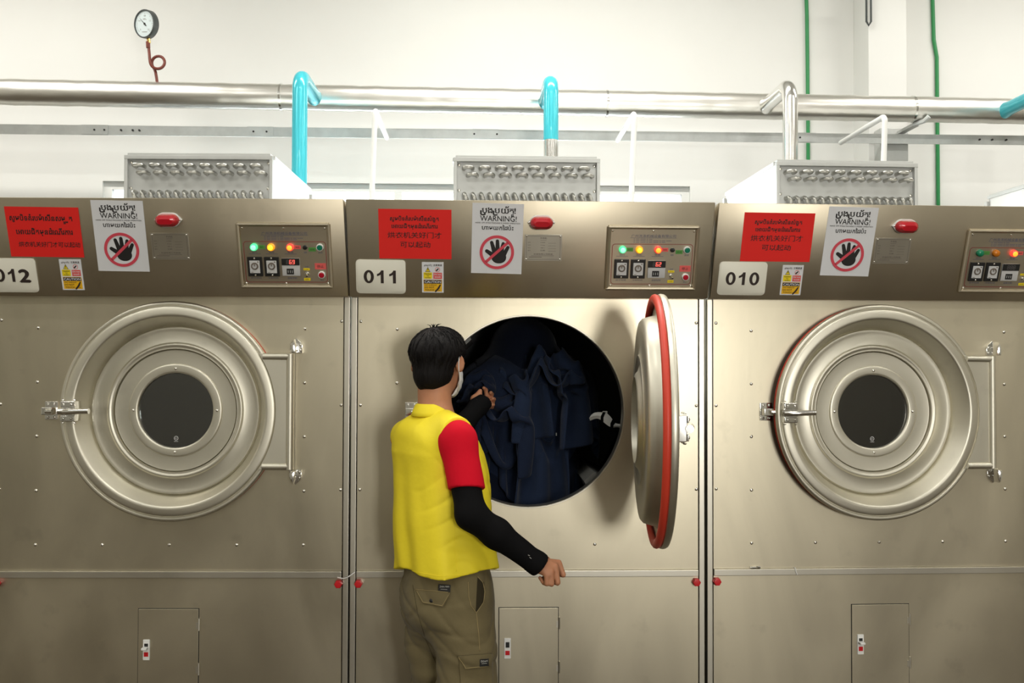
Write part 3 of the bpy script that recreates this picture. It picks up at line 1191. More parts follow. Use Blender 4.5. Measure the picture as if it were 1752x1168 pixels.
def warning_sign(num, s, t, rot, label):
    M = on_fascia(num, s, t, rot)
    root = share_obj('warning_sign', 'wsheet', lambda: MB().box(-0.0935, 0.0935, -0.1305, 0.1305, -0.001, 0.0002).mesh(PAPERW, 0), M)
    tag(root, label, 'warning sign', 'hand-off warning signs')

    def txt2():
        b = MB()
        z = 0.0006
        wkhmer(b, [('ro',), 'បុ', 'ង', ('ro',), 'បយ័', 'ត', ('sub', 'ន'), '!'], 0, 0.0950, 0.029, 0.128, z, 0.018)
        return b.mesh(INK, 0)

    def txt():
        b = MB()
        z = 0.0006
        write(b, 'WARNING!', 0.002, 0.0655, 0.0285, 0.133, 0.012, z)
        write(b, 'HAND OFF WHILE MACHINE IS UNDER OPERATION', 0, 0.0565, 0.007, 0.163, 0.012, z)
        wkhmer(b, ['ហាមយក', 'ៃ', 'ដ', 'ប៉ះ'], 0, 0.0335, 0.021, 0.116, z, 0.018)
        return b.mesh(INK, 0)
    put('lettering', share('wtxt2', txt2), root)
    put('lettering', share('wtxt', txt), root)

    def hand():
        b = MB()
        z = 0.0006
        c = Vector((0.008, -0.058))
        pts = []
        for i in range(28):
            a = 2 * PI * i / 28
            pts.append((c.x + 0.027 * math.cos(a) * (1 - 0.12 * math.sin(a)), c.y - 0.008 + 0.026 * math.sin(a)))
        flat(b, pts, z)
        capsule2d(b, (-0.008, -0.052), (-0.020, -0.014), 0.0085, 0.0062, z + 0.00004)
        capsule2d(b, (0.003, -0.048), (0.001, -0.008), 0.0085, 0.0062, z + 0.00008)
        capsule2d(b, (0.016, -0.050), (0.0225, -0.017), 0.0085, 0.0060, z + 0.00012)
        capsule2d(b, (0.026, -0.058), (0.040, -0.031), 0.0085, 0.0060, z + 0.00016)
        capsule2d(b, (-0.004, -0.068), (-0.037, -0.046), 0.0095, 0.0066, z + 0.0002)
        return b.mesh(INK, 0)
    put('hand_symbol', share('whand', hand), root)

    def ban():
        b = MB()
        z = 0.0012
        cx, cy = 0.0, -0.050
        band2d(b, arc(cx, cy, 0.0635, 0, 2 * PI, 64)[:-1], arc(cx, cy, 0.0528, 0, 2 * PI, 64)[:-1], z)
        d = Vector((1, 0.94)).normalized()
        n = Vector((-d.y, d.x))
        p = Vector((cx, cy))
        h = 0.0052
        flat(b, [tuple(p - d * 0.0545 + n * h), tuple(p - d * 0.0545 - n * h), tuple(p + d * 0.0545 - n * h), tuple(p + d * 0.0545 + n * h)], z)
        return b.mesh(INKRED, 0)
    put('ban_symbol', share('wban', ban), root)


def share_obj(name, key, fn, M):
    o = bpy.data.objects.new(name, share(key, fn))
    COL.objects.link(o)
    o.matrix_world = M
    return o


def red_notice(num, s, t, rot, label, style):
    M = on_fascia(num, s, t, rot)
    root = share_obj('red_notice', 'rsheet', lambda: MB().box(-0.1325, 0.1325, -0.0918, 0.0918, -0.001, 0.0002).mesh(PAPERR, 0), M)
    tag(root, label, 'notice', 'red door notices')
    l2 = ['េ', 'អាយជិតមុនដំ', 'េ', 'ណី', 'រការ']

    def khm1():
        b = MB()
        z = 0.0006
        wkhmer(b, ['សូមបិទគំរបម៉ាស៊ីនសំងួត'], -0.002, 0.050, 0.020, 0.176, z, 0.022)
        wkhmer(b, l2, -0.002, 0.0225, 0.020, 0.168, z, 0.022)
        return b.mesh(INK, 0)

    def han1():
        b = MB()
        z = 0.0006
        write(b, '烘衣机关好门才', -0.002, -0.0125, 0.0245, 0.196, 0.006, z)
        write(b, '可以起动', 0.0, -0.0475, 0.0245, 0.110, 0.006, z)
        return b.mesh(INK, 0)

    def khm2():
        b = MB()
        z = 0.0006
        wkhmer(b, ['សូមបិទគំរបម៉ាស៊ីនស', 'ម', ('sub', 'ង'), 'ួត'], -0.006, 0.042, 0.026, 0.224, z, 0.022)
        wkhmer(b, l2, 0.0, -0.008, 0.026, 0.204, z, 0.022)
        return b.mesh(INK, 0)

    def han2():
        b = MB()
        write(b, '烘衣机关好门才可以起动', 0.012, -0.053, 0.021, 0.222, 0.012, 0.0006, shear=0.08)
        return b.mesh(INK, 0)
    put('lettering', share('rtk%d' % style, khm1 if style == 1 else khm2), root)
    put('lettering', share('rth%d' % style, han1 if style == 1 else han2), root)


def number_plate(num, s, t, rot, label):
    M = on_fascia(num, s, t, rot)
    root = share_obj('number_plate', 'nplate', lambda: MB().prism(rrect(-0.0915, 0.0915, -0.064, 0.064, 0.014), -0.001, 0.002, 0.0006).mesh(CREAM), M)
    tag(root, label, 'number plate', 'dryer number plates')
    x = -0.063
    for ch in num:
        b = MB()
        z, y0, hh = 0.0026, -0.0245, 0.049
        if ch == '0':
            w_ = 0.0375
            band2d(b, [(x + w_ / 2 + w_ / 2 * math.cos(q), y0 + hh / 2 + (hh / 2 + 0.0006) * math.sin(q)) for q in [2 * PI * i / 40 for i in range(40)]],
                   [(x + w_ / 2 + (w_ / 2 - 0.0112) * math.cos(q), y0 + hh / 2 + (hh / 2 - 0.0080) * math.sin(q)) for q in [2 * PI * i / 40 for i in range(40)]], z)
        elif ch == '1':
            flat(b, [(x + 0.0175, y0), (x + 0.0285, y0), (x + 0.0285, y0 + hh), (x + 0.0195, y0 + hh), (x + 0.0160, y0 + hh - 0.0065), (x + 0.0100, y0 + hh - 0.0115), (x + 0.0040, y0 + hh - 0.0140), (x + 0.0040, y0 + hh - 0.0225), (x + 0.0115, y0 + hh - 0.0200), (x + 0.0175, y0 + hh - 0.0165)], z)
        else:
            write(b, ch, x + 0.019, y0, 0.0665, 0.037, 0.05, z, res=4)
        put('digit', b.mesh(INKB, 0), root)
        x += 0.0450


def caution_sticker(num, s, t, rot, label):
    M = on_fascia(num, s, t, rot)
    root = share_obj('caution_sticker', 'csheet', lambda: MB().box(-0.0400, 0.0400, -0.0580, 0.0580, -0.001, 0.0002).mesh(PAPERW, 0), M)
    tag(root, label, 'sticker', 'hot surface caution stickers')

    def yel():
        b = MB()
        flat(b, [(-0.034, -0.005), (-0.0025, -0.005), (-0.0025, 0.0195), (-0.034, 0.0195)], 0.0005)
        flat(b, [(-0.026, 0.022), (-0.010, 0.022), (-0.018, 0.038)], 0.0005)
        return b.mesh(YELLOWP, 0)

    def amb():
        b = MB()
        flat(b, [(-0.034, -0.0535), (0.034, -0.0535), (0.034, -0.0085), (-0.034, -0.0085)], 0.0005)
        return b.mesh(ORANGEP, 0)

    def red():
        b = MB()
        flat(b, [(0.002, -0.005), (0.034, -0.005), (0.034, 0.0185), (0.002, 0.0185)], 0.0005)
        band2d(b, arc(0.0175, 0.030, 0.0092, 0, 2 * PI, 24)[:-1], arc(0.0175, 0.030, 0.0076, 0, 2 * PI, 24)[:-1], 0.0005)
        return b.mesh(PINKP, 0)

    def ink():
        b = MB()
        z = 0.0010
        wkhmer(b, [('ro',), 'បុ', 'ង', ('ro',), 'បយ័', 'ត', ('sub', 'ន')], -0.018, 0.0445, 0.007, 0.028, z)
        write(b, '注意高温', 0.018, 0.0440, 0.008, 0.032, 0.02, z)
        flat(b, [(-0.0187, 0.027), (-0.0173, 0.027), (-0.0168, 0.034), (-0.0192, 0.034)], z)
        flat(b, [(-0.0188, 0.0238), (-0.0172, 0.0238), (-0.0172, 0.0255), (-0.0188, 0.0255)], z)
        band2d(b, [(-0.0275, 0.0212), (-0.0085, 0.0212), (-0.018, 0.0400)], [(-0.0253, 0.0226), (-0.0107, 0.0226), (-0.018, 0.0372)], z)
        write(b, 'Caution', -0.018, 0.0115, 0.0075, 0.025, 0.02, z)
        write(b, 'Hot', -0.018, 0.005, 0.005, 0.008, 0.02, z)
        write(b, 'surface', -0.018, -0.002, 0.006, 0.020, 0.02, z)
        capsule2d(b, (0.014, 0.027), (0.020, 0.033), 0.0028, 0.0022, z)
        flat(b, [(-0.033, -0.0235), (0.0325, -0.0235), (0.0325, -0.0095), (-0.033, -0.0095)], 0.0008)
        write(b, 'HOT SURFACE', -0.0085, -0.0305, 0.0055, 0.044, 0.02, z)
        write(b, 'DO NOT', -0.0125, -0.0405, 0.0085, 0.035, 0.02, z)
        write(b, 'TOUCH', -0.0125, -0.0505, 0.0085, 0.033, 0.02, z)
        capsule2d(b, (0.010, -0.0535), (0.022, -0.0395), 0.0026, 0.0034, z)
        capsule2d(b, (0.021, -0.0405), (0.0275, -0.0285), 0.0034, 0.0024, z + 0.0001)
        flat(b, [(0.008, -0.0492), (0.0275, -0.0492), (0.0275, -0.0478), (0.008, -0.0478)], z)
        return b.mesh(INKB, 0)

    def pale():
        b = MB()
        write(b, 'CAUTION', 0, -0.0208, 0.0125, 0.060, 0.02, 0.0012)
        write(b, 'Do not', 0.018, 0.0095, 0.008, 0.026, 0.02, 0.0010)
        write(b, 'touch', 0.018, 0.000, 0.008, 0.022, 0.02, 0.0010)
        return b.mesh(PAPERW, 0)
    put('yellow_print', share('cyel', yel), root)
    put('amber_print', share('camb', amb), root)
    put('red_print', share('cred', red), root)
    put('black_print', share('cink', ink), root)
    put('white_print', share('cpale', pale), root)


red_notice('012', -0.4165, 0.2385, -0.6, 'red paper notice with three lines of writing, above the 012 plate', 2)
red_notice('011', -0.4240, 0.2385, -0.3, 'red paper notice with four lines of writing, above the 011 plate', 1)
red_notice('010', -0.4402, 0.2385, -0.2, 'red paper notice with four lines of writing, above the 010 plate', 1)
warning_sign('012', -0.1440, 0.2248, -0.7, 'white WARNING sign with crossed-out hand on the dryer numbered 012')
warning_sign('011', -0.1240, 0.2235, -1.2, 'white WARNING sign with crossed-out hand on the dryer numbered 011')
warning_sign('010', -0.1665, 0.2245, -1.0, 'white WARNING sign with crossed-out hand on the dryer numbered 010')
number_plate('012', -0.5580, 0.0775, -0.4, 'cream rounded plate reading 012, cut off by the left edge')
number_plate('011', -0.5535, 0.0785, -0.6, 'cream rounded plate reading 011')
number_plate('010', -0.5578, 0.0805, -0.4, 'cream rounded plate reading 010')
caution_sticker('012', -0.3397, 0.0803, -0.2, 'small yellow and white hot-surface sticker right of the 012 plate')
caution_sticker('011', -0.3618, 0.0765, -0.3, 'small yellow and white hot-surface sticker right of the 011 plate')
caution_sticker('010', -0.3678, 0.0757, -0.3, 'small yellow and white hot-surface sticker right of the 010 plate')
# ------------------------------------------------------------------ heat exchangers, pipes and fittings above the dryers
def exchanger(num, label):
    M = ROOTS[num] @ T(0.005 if num != '012' else 0.0, 0.30, 2.171)
    root = empty('heat_exchanger', M, label, 'heat exchanger', 'steam heat exchangers on the dryers')
    X, Hh, Dp = 0.303, 0.285, 0.74

    def housing():
        b = MB()
        b.box(-X, -X + 0.012, -0.004, Dp, 0, Hh, 0.002)
        b.box(X - 0.012, X, -0.004, Dp, 0, Hh, 0.002)
        b.box(-X, X, Dp - 0.01, Dp, 0, Hh)
        return b.mesh(GALVL)

    def panel():
        b = MB()
        b.box(-X + 0.012, X - 0.012, 0.012, 0.022, 0, Hh - 0.012)
        return b.mesh(GALV)

    def frame():
        b = MB()
        b.box(-X, -X + 0.014, -0.008, 0.012, 0, Hh, 0.002)
        b.box(X - 0.014, X, -0.008, 0.012, 0, Hh, 0.002)
        b.box(-X, X, -0.010, 0.012, Hh - 0.017, Hh, 0.002)
        return b.mesh(GALV)

    def lid():
        b = MB()
        b.box(-X + 0.008, X - 0.012, 0.006, Dp + 0.01, Hh + 0.001, Hh + 0.012, 0.002)
        b.box(-X - 0.004, -X + 0.006, 0.02, Dp + 0.01, Hh - 0.012, Hh + 0.004, 0.001)
        b.box(X - 0.006, X + 0.004, 0.02, Dp + 0.01, Hh - 0.012, Hh + 0.004, 0.001)
        return b.mesh(GALV)
    put('housing', share('hx_h', housing), root)
    put('end_panel', share('hx_p', panel), root)
    put('front_frame', share('hx_f', frame), root)
    put('lid', share('hx_l', lid), root)

    def foot():
        b = MB()
        b.box(-0.011, 0.011, -0.01, 0.01, 0, 0.09)
        return b.mesh(GALV)
    for x in (-X - 0.0, X + 0.0):
        put('corner_strut', share('hx_s', foot), root, T(x, Dp + 0.012, 0.17))

    def bend():
        b = MB()
        p = [(-0.018, 0.014, 0)] + [(-0.018 * math.cos(PI * i / 10), -0.012 - 0.020 * math.sin(PI * i / 10), 0) for i in range(11)] + [(0.018, 0.014, 0)]
        b.tube(p, 0.0078, 12)
        return b.mesh(TUBEM, 60)

    def bend2():
        b = MB()
        d = Vector((0.012, 0, -0.030))
        p = [Vector((0, 0.014, 0))] + [d * ((1 - math.cos(PI * i / 10)) / 2) + Vector((0, -0.010 - 0.024 * math.sin(PI * i / 10), 0)) for i in range(11)] + [d + Vector((0, 0.014, 0))]
        b.tube(p, 0.0078, 12)
        return b.mesh(TUBEM, 60)
    for i in range(8):
        put('tube_bend', share('hx_b', bend), root, T(-0.2425 + 0.0683 * i, 0, 0.2405))
        put('tube_bend', share('hx_b', bend), root, T(-0.2250 + 0.0683 * i, 0, 0.2115))
    for i in range(16):
        put('return_bend', share('hx_c', bend2), root, T(-0.258 + 0.03415 * i, 0, 0.134))
    scr = share('hx_scr', lambda: MB().dome((0, 0, 0), (0, -1, 0), 0.0065, 0.004).mesh(SCREW))
    for x in (-0.281, 0.281):
        for z in (0.258, 0.152):
            put('bolt', scr, root, T(x, 0.012, z))


exchanger('012', 'grey tubed heat exchanger on the dryer numbered 012, blue pipe behind its right end')
exchanger('011', 'grey tubed heat exchanger on the middle dryer numbered 011')
exchanger('010', 'grey tubed heat exchanger on the dryer numbered 010, silver pipe behind it')
exchanger('009', 'heat exchanger at the right edge, only the slanting edge of its lid showing')

# main steam pipe in foil cladding
PY, PR = 2.05, 0.077


def PZ(x):
    return 3.193 - 0.0070 * (x + 2.0)


b = MB()
path = [(RX0 + 0.02 + i * 0.05, PY, PZ(RX0 + 0.02 + i * 0.05)) for i in range(int((RX1 - RX0 - 0.04) / 0.05) + 1)]
b.tube(path, [PR + 0.0018 * math.sin(i * 1.7) * math.sin(i * 0.37) for i in range(len(path))], 40)
mp = tag(b.build('steam_pipe', FOIL, smooth=180), 'long foil-clad steam pipe running level along the wall above the dryers', 'pipe')
for x in (-2.9, -1.2, 0.75, 2.62):
    q = MB()
    q.tube([(x - 0.006, PY, PZ(x)), (x + 0.006, PY, PZ(x))], PR + 0.004, 40)
    q.build('cladding_band', FOILR, mp)


def riser(num, m, label, half=False):
    R0 = ROOTS[num].translation
    x, y = R0.x + 0.172 + (0.025 if num == '011' else 0.11 if num == '009' else 0), 1.56
    r = 0.0415
    b = MB()
    zt, rb = PZ(x) - 0.010, 0.085
    zj = 2.83 if half else 0.0
    p = [(x, y, zj), (x, y, zt - rb)]
    p += [(x, y + rb - rb * math.cos(a), zt - rb + rb * math.sin(a)) for a in [PI / 2 * i / 10 for i in range(1, 11)]]
    p += [(x, PY - 0.12, zt), (x, PY - 0.085, zt), (x, PY - 0.045, zt), (x, PY - 0.01, zt)]
    rr = [r] * (len(p) - 3) + [r * 1.08, r * 1.22, r * 1.28]
    b.tube(p, rr, 28)
    o = tag(b.build('riser_pipe', m, smooth=60), label, 'pipe', 'riser pipes behind the dryers')
    if half:
        q = MB()
        q.tube([(x, y, 0.0), (x, y, zj + 0.01)], r * 0.97, 28)
        tag(q.build('bare_length', FOILR, o, smooth=60), 'silver lower length with its blue film peeled off')


riser('012', BLUEF, 'blue film-covered riser pipe rising behind the 012 heat exchanger')
riser('011', BLUEF, 'riser pipe blue above and silver below, behind the middle heat exchanger', True)
riser('010', FOILR, 'bare silver riser pipe behind the 010 heat exchanger')
riser('009', BLUEF, 'blue riser pipe at the right edge, only its top elbow in view')


def vent_hose(x, label):
    b = MB()
    y, zt, rb, r = 1.33, 2.925, 0.03, 0.0145
    p = [(x - 0.025, y, 2.172), (x, y, zt - rb)]
    p += [(x, y + rb - rb * math.cos(a), zt - rb + rb * math.sin(a)) for a in [PI / 2 * i / 8 for i in range(1, 9)]]
    p += [(x, 1.94, zt)]
    b.tube(p, r, 14)
    tag(b.build('vent_pipe', WHITEP, smooth=60), label, 'pipe', 'thin white pipes on the dryers')


vent_hose(-1.1678 + 0.607, 'thin white pipe standing between the 012 and middle heat exchangers')
vent_hose(0.18 + 0.620, 'thin white pipe standing right of the middle heat exchanger')
vent_hose(1.5344 + 0.604, 'thin white pipe bent over behind the 010 heat exchanger')

# zinc rail on the wall
b = MB()
b.box(RX0 + 0.02, RX1 - 0.02, 2.20, 2.206, 2.985, 3.045)
b.box(RX0 + 0.02, RX1 - 0.02, 2.206, 2.25, 3.040, 3.045)
zr = tag(b.build('zinc_rail', ZINC), 'thin level zinc angle rail on the wall below the foil pipe', 'rail')
for x in (-2.36, -1.36, 0.02, 2.0):
    MB().box(x - 0.08, x + 0.08, 2.194, 2.2005, 2.988, 3.046).build('splice_plate', ZINC, zr)
h = MB()
for x in (-2.36, -2.30, -2.20, -2.13, -2.09, -1.40, -1.32, -0.05, 0.09, 1.93, 1.98, 3.12, 3.2, 3.29):
    h.cyl((x, 2.190, 3.015), (x, 2.201, 3.015), 0.006, 8)
h.build('bolts', BLACKP, zr)
for x in (-4.2, 4.6):
    MB().box(x - 0.012, x + 0.012, 2.206, RY1, 3.0, 3.03).build('stay', ZINC, zr)

# bracket arm under the pipe; its grey plate stands for shade on the column
b = MB()
b.box(2.52, 2.70, 2.27, 2.36, 2.70, 3.10, 0.003)
b.box(2.63, 2.67, 2.06, 2.36, 3.062, 3.080)
br = tag(b.build('bracket_and_shade_plate', GALV), 'grey steel bracket arm under the foil pipe, its plate standing for shade on the column', 'bracket')
q = MB()
q.tube([(2.640, 2.06, 3.072), (2.665, 1.985, 3.072), (2.685, 1.962, 3.095)], 0.014, 8)
q.build('strap', ZINC, br)
q = MB()
q.box(2.60, 2.665, 2.25, 2.275, 2.775, 2.85, 0.004)
q.build('junction_box', BLACKP, br)

# thin green pipes on the back wall
for pts, lab in ((((2.155, 4.25), (2.165, 3.93), (2.168, 3.60), (2.170, 3.2), (2.170, 2.30)), 'thin green pipe running down the wall left of the column'),
                 (((3.015, 4.2), (3.025, 3.78), (3.045, 3.66), (3.050, 2.2), (3.050, 2.0)), 'thin green pipe running down the wall right of the column')):
    b = MB()
    b.tube([(p[0], RY1 - 0.013, p[1]) for p in pts], 0.012, 10)
    tag(b.build('wall_pipe', GREENL, smooth=60), lab, 'pipe', 'green pipes on the wall')

# hook on the column at the top edge
b = MB()
b.tube([(2.46, 2.33, 4.0), (2.46, 2.33, 3.80), (2.475, 2.33, 3.775), (2.49, 2.33, 3.80), (2.49, 2.33, 4.0)], 0.007, 8)
b.box(2.45, 2.50, 2.325, 2.365, 3.98, 4.02)
tag(b.build('wall_bracket', GAUGEB), 'small dark loop bracket on the column at the top edge', 'bracket')

# pressure gauge on its siphon tube
g0 = Vector((-1.935, PY, PZ(-1.935) + PR - 0.004))
root = empty('pressure_gauge', T(*g0), 'round dial pressure gauge on a looped red-brown tube above the foil pipe', 'gauge')
gc = Vector((-0.060, -0.02, 0.342))
Mg = T(*gc) @ Matrix.Rotation(R_(-27), 4, 'Z') @ Matrix.Rotation(R_(8), 4, 'Y') @ Matrix.Rotation(R_(97), 4, 'X')
b = MB()
b.lathe([(0, -0.022), (0.078, -0.022), (0.083, -0.016), (0.083, 0.018), (0.080, 0.021), (0.075, 0.021), (0.075, 0.014)], 48)
gb = b.build('case', GAUGEB, root, Mg, smooth=40)
b = MB()
b.lathe([(0, 0.014), (0.0755, 0.014), (0.0755, 0.012), (0, 0.012)], 48)
gf = b.build('dial', GAUGEF, root, Mg, smooth=40)
b = MB()
for i in range(31):
    a = R_(225 - 9 * i)
    r0 = 0.060 if i % 5 else 0.055
    d = Vector((math.cos(a), math.sin(a)))
    n = Vector((-d.y, d.x)) * 0.0009
    flat(b, [tuple(d * r0 + n), tuple(d * r0 - n), tuple(d * 0.067 - n), tuple(d * 0.067 + n)], 0.0145)
for k, tx in enumerate(('0', '0.4', '0.8', '1.2', '1.6')):
    a = R_(225 - 67.5 * k)
    write(b, tx, 0.046 * math.cos(a), 0.046 * math.sin(a) - 0.004, 0.013, None, 0.01, 0.0145)
write(b, 'MPa', 0.0, 0.022, 0.013, 0.026, 0.01, 0.0145)
flat(b, [(-0.02, -0.048), (0.022, -0.048), (0.022, -0.045), (-0.02, -0.045)], 0.0145)
b.build('dial_marks', LABELT, gf, smooth=0)
b = MB()
a = R_(140)
d, n = Vector((math.cos(a), math.sin(a))), Vector((-math.sin(a), math.cos(a)))
flat(b, [tuple(d * 0.060), tuple(n * 0.003 - d * 0.004), tuple(-d * 0.018 + n * 0.004), tuple(-d * 0.018 - n * 0.004), tuple(-n * 0.003 - d * 0.004)], 0.0165)
b.lathe([(0.007, 0.0145), (0.006, 0.018), (0, 0.018)], 16)
b.build('needle', BLACKP, gf, smooth=30)
b = MB()
b.cyl(gc + Vector((0.012, 0.01, -0.108)), gc + Vector((0.008, 0.01, -0.078)), 0.011, 10)
b.build('union', BRASS, root)
b = MB()
pth = [Vector((0.0, 0, -0.004)), Vector((-0.006, 0, 0.05)), Vector((-0.014, 0.004, 0.072))]
lc = Vector((0.005, 0.0, 0.118))
for i in range(0, 25):
    a = R_(238 - 410 * i / 24)
    pth.append(lc + Vector((0.042 * math.cos(a), 0.010 - 0.034 * i / 24, 0.042 * math.sin(a))))
pth += [Vector((-0.040, -0.02, 0.140)), Vector((-0.044, -0.01, 0.16)), Vector((-0.047, -0.01, 0.195)), Vector((-0.054, -0.01, 0.235))]
# smooth the run of the tube
for _ in range(2):
    pth = [pth[0]] + [(pth[i - 1] + pth[i] * 2 + pth[i + 1]) / 4 for i in range(1, len(pth) - 1)] + [pth[-1]]
b.tube(pth, 0.0085, 10)
b.cyl(pth[-1] - Vector((-0.002, 0, 0.03)), pth[-1] + Vector((0, 0, 0.006)), 0.0135, 6)
b.build('siphon_tube', RUST, root, smooth=60)

# small loose things on the belt rails
b = MB()
Mr = ROOTS['010']
b.M = Mr
b.cyl((-0.508, -0.004, 0.8335), (-0.482, -0.006, 0.8335), 0.0045, 8)
b.cyl((-0.479, -0.006, 0.8335), (-0.468, -0.006, 0.8335), 0.0055, 6)
tag(b.build('loose_screw', SCREW), 'loose steel screw lying on the rail of the dryer numbered 010', 'screw')
b = MB()
b.M = Mr
b.tube([(-0.333, -0.004, 0.8300), (-0.333, -0.0125, 0.8285), (-0.332, -0.0135, 0.818), (-0.326, -0.0135, 0.8055)], 0.0022, 6)
tag(b.build('string_end', WHITEP, smooth=60), 'short white string end hanging over the rail of the dryer numbered 010', 'string')
b = MB()
b.tube([(-0.536, -0.013, 0.806), (-0.515, -0.016, 0.803), (-0.50, -0.018, 0.806), (-0.489, -0.018, 0.813), (-0.470, -0.0135, 0.826)], 0.0022, 6)
tag(b.build('string', WHITEP, smooth=60), 'thin white string tied across the gap between dryers 012 and 011', 'string')
# ------------------------------------------------------------------ the worker: implicit surfaces meshed on a grid
def at(px, py, y):
    """world point seen at a photo pixel (1752x1168) and lying at depth y"""
    d = rt2 * ((px - 876) / 1600) + up2 * (-(py - 584) / 1600) + fw
    t = (y + 3.55) / d.y
    return Vector((0, -3.55, 1.62)) + d * t


class Field:
    def __init__(s, lo, hi, h):
        s.h = h
        s.lo = np.array(lo, np.float32)
        s.n = np.maximum(2, np.ceil((np.array(hi) - np.array(lo)) / h).astype(int) + 1)
        s.F = np.full(s.n, 1.0, np.float32)

    def sub(s, lo, hi):
        a = np.clip(np.floor((np.array(lo) - s.lo) / s.h).astype(int), 0, s.n)
        b = np.clip(np.ceil((np.array(hi) - s.lo) / s.h).astype(int) + 1, 0, s.n)
        if np.any(b <= a):
            return None, None
        sl = tuple(slice(i, j) for i, j in zip(a, b))
        ax = [(s.lo[i] + s.h * np.arange(a[i], b[i])).astype(np.float32) for i in range(3)]
        return sl, (ax[0][:, None, None], ax[1][None, :, None], ax[2][None, None, :])

    def full(s):
        return tuple((s.lo[i] + s.h * np.arange(s.n[i])).astype(np.float32).reshape([-1 if j == i else 1 for j in range(3)]) for i in range(3))

    def add(s, d, sl, k):
        f = s.F[sl]
        if k > 0:
            h = np.clip(0.5 + 0.5 * (f - d) / k, 0, 1)
            s.F[sl] = f + (d - f) * h - k * h * (1 - h)
        else:
            s.F[sl] = np.minimum(f, d)

    def cone(s, a, b, ra, rb, k=0.01):
        a, b = np.array(a, float), np.array(b, float)
        m = max(ra, rb) + k + 0.03
        sl, X = s.sub(np.minimum(a, b) - m, np.maximum(a, b) + m)
        if sl is None:
            return s
        ab = b - a
        L = float(ab @ ab) + 1e-9
        q = [X[i] - a[i] for i in range(3)]
        t = np.clip((q[0] * ab[0] + q[1] * ab[1] + q[2] * ab[2]) / L, 0, 1)
        d = np.sqrt((q[0] - t * ab[0]) ** 2 + (q[1] - t * ab[1]) ** 2 + (q[2] - t * ab[2]) ** 2) - (ra + (rb - ra) * t)
        s.add(d, sl, k)
        return s

    def chain(s, pts, rs, k=0.01):
        for i in range(len(pts) - 1):
            s.cone(pts[i], pts[i + 1], rs[i], rs[i + 1], k)
        return s

    def ell(s, c, axes, rad, k=0.01, sign=1):
        """ellipsoid with orthonormal axes; sign -1 carves"""
        c = np.array(c, float)
        m = max(rad) + abs(k) + 0.03
        sl, X = s.sub(c - m, c + m)
        if sl is None:
            return s
        q = [X[i] - c[i] for i in range(3)]
        e = 0
        g = 0
        for ax, r in zip(axes, rad):
            u = (q[0] * ax[0] + q[1] * ax[1] + q[2] * ax[2])
            e = e + (u / r) ** 2
            g = g + (u / (r * r)) ** 2
        e = np.sqrt(e)
        d = e * (e - 1) / np.maximum(np.sqrt(g), 1e-6)
        if sign > 0:
            s.add(d, sl, k)
        else:
            f = s.F[sl]
            h = np.clip(0.5 - 0.5 * (f + d) / k, 0, 1)
            s.F[sl] = f + (-d - f) * h + k * h * (1 - h)
        return s

    def cut(s, g):
        s.F = np.maximum(s.F, g)
        return s

    def mesh(s, m, smooth_it=1):
        F = s.F
        S = F < 0
        c = [S[i:F.shape[0] - 1 + i, j:F.shape[1] - 1 + j, k:F.shape[2] - 1 + k] for i in (0, 1) for j in (0, 1) for k in (0, 1)]
        anyv = np.logical_or.reduce(c)
        allv = np.logical_and.reduce(c)
        cells = np.argwhere(anyv & ~allv)
        idx = np.full(anyv.shape, -1, np.int64)
        idx[cells[:, 0], cells[:, 1], cells[:, 2]] = np.arange(len(cells))
        acc = np.zeros((len(cells), 3))
        cnt = np.zeros(len(cells))
        for ax in range(3):
            oth = [i for i in range(3) if i != ax]
            for da in (0, 1):
                for db in (0, 1):
                    o0 = np.zeros(3, int)
                    o0[oth[0]], o0[oth[1]] = da, db
                    o1 = o0.copy()
                    o1[ax] = 1
                    p0, p1 = cells + o0, cells + o1
                    f0 = F[p0[:, 0], p0[:, 1], p0[:, 2]]
                    f1 = F[p1[:, 0], p1[:, 1], p1[:, 2]]
                    k = (f0 < 0) != (f1 < 0)
                    t = np.where(k, f0 / np.where(k, f0 - f1, 1), 0)
                    pos = o0[None, :] + np.zeros((len(cells), 3))
                    pos[:, ax] += t
                    acc += np.where(k[:, None], pos, 0)
                    cnt += k
        V = (cells + acc / np.maximum(cnt, 1)[:, None]) * s.h + s.lo[None, :]
        quads = []
        for ax in range(3):
            a, b = [i for i in range(3) if i != ax]
            A = np.take(S, range(0, S.shape[ax] - 1), ax)
            B = np.take(S, range(1, S.shape[ax]), ax)
            e = np.argwhere(A != B)
            sgn = A[e[:, 0], e[:, 1], e[:, 2]]
            ok = (e[:, a] > 0) & (e[:, b] > 0) & (e[:, a] < S.shape[a] - 1) & (e[:, b] < S.shape[b] - 1)
            e, sgn = e[ok], sgn[ok]
            q = []
            for da, db in ((-1, -1), (0, -1), (0, 0), (-1, 0)):
                p = e.copy()
                p[:, a] += da
                p[:, b] += db
                q.append(idx[p[:, 0], p[:, 1], p[:, 2]])
            q = np.stack(q, 1)
            flip = sgn if ax != 1 else ~sgn
            q[~flip] = q[~flip][:, ::-1]
            quads.append(q)
        Q = np.concatenate(quads)
        Q = Q[(Q >= 0).all(1)]
        for _ in range(smooth_it):
            E = np.concatenate([Q[:, [0, 1]], Q[:, [1, 2]], Q[:, [2, 3]], Q[:, [3, 0]]])
            sm = np.zeros_like(V)
            cn = np.zeros(len(V))
            for i, j in ((0, 1), (1, 0)):
                np.add.at(sm, E[:, i], V[E[:, j]])
                np.add.at(cn, E[:, i], 1)
            V = V * 0.5 + 0.5 * sm / np.maximum(cn, 1)[:, None]
        me = bpy.data.meshes.new('m')
        me.vertices.add(len(V))
        me.vertices.foreach_set('co', V.astype(np.float32).ravel())
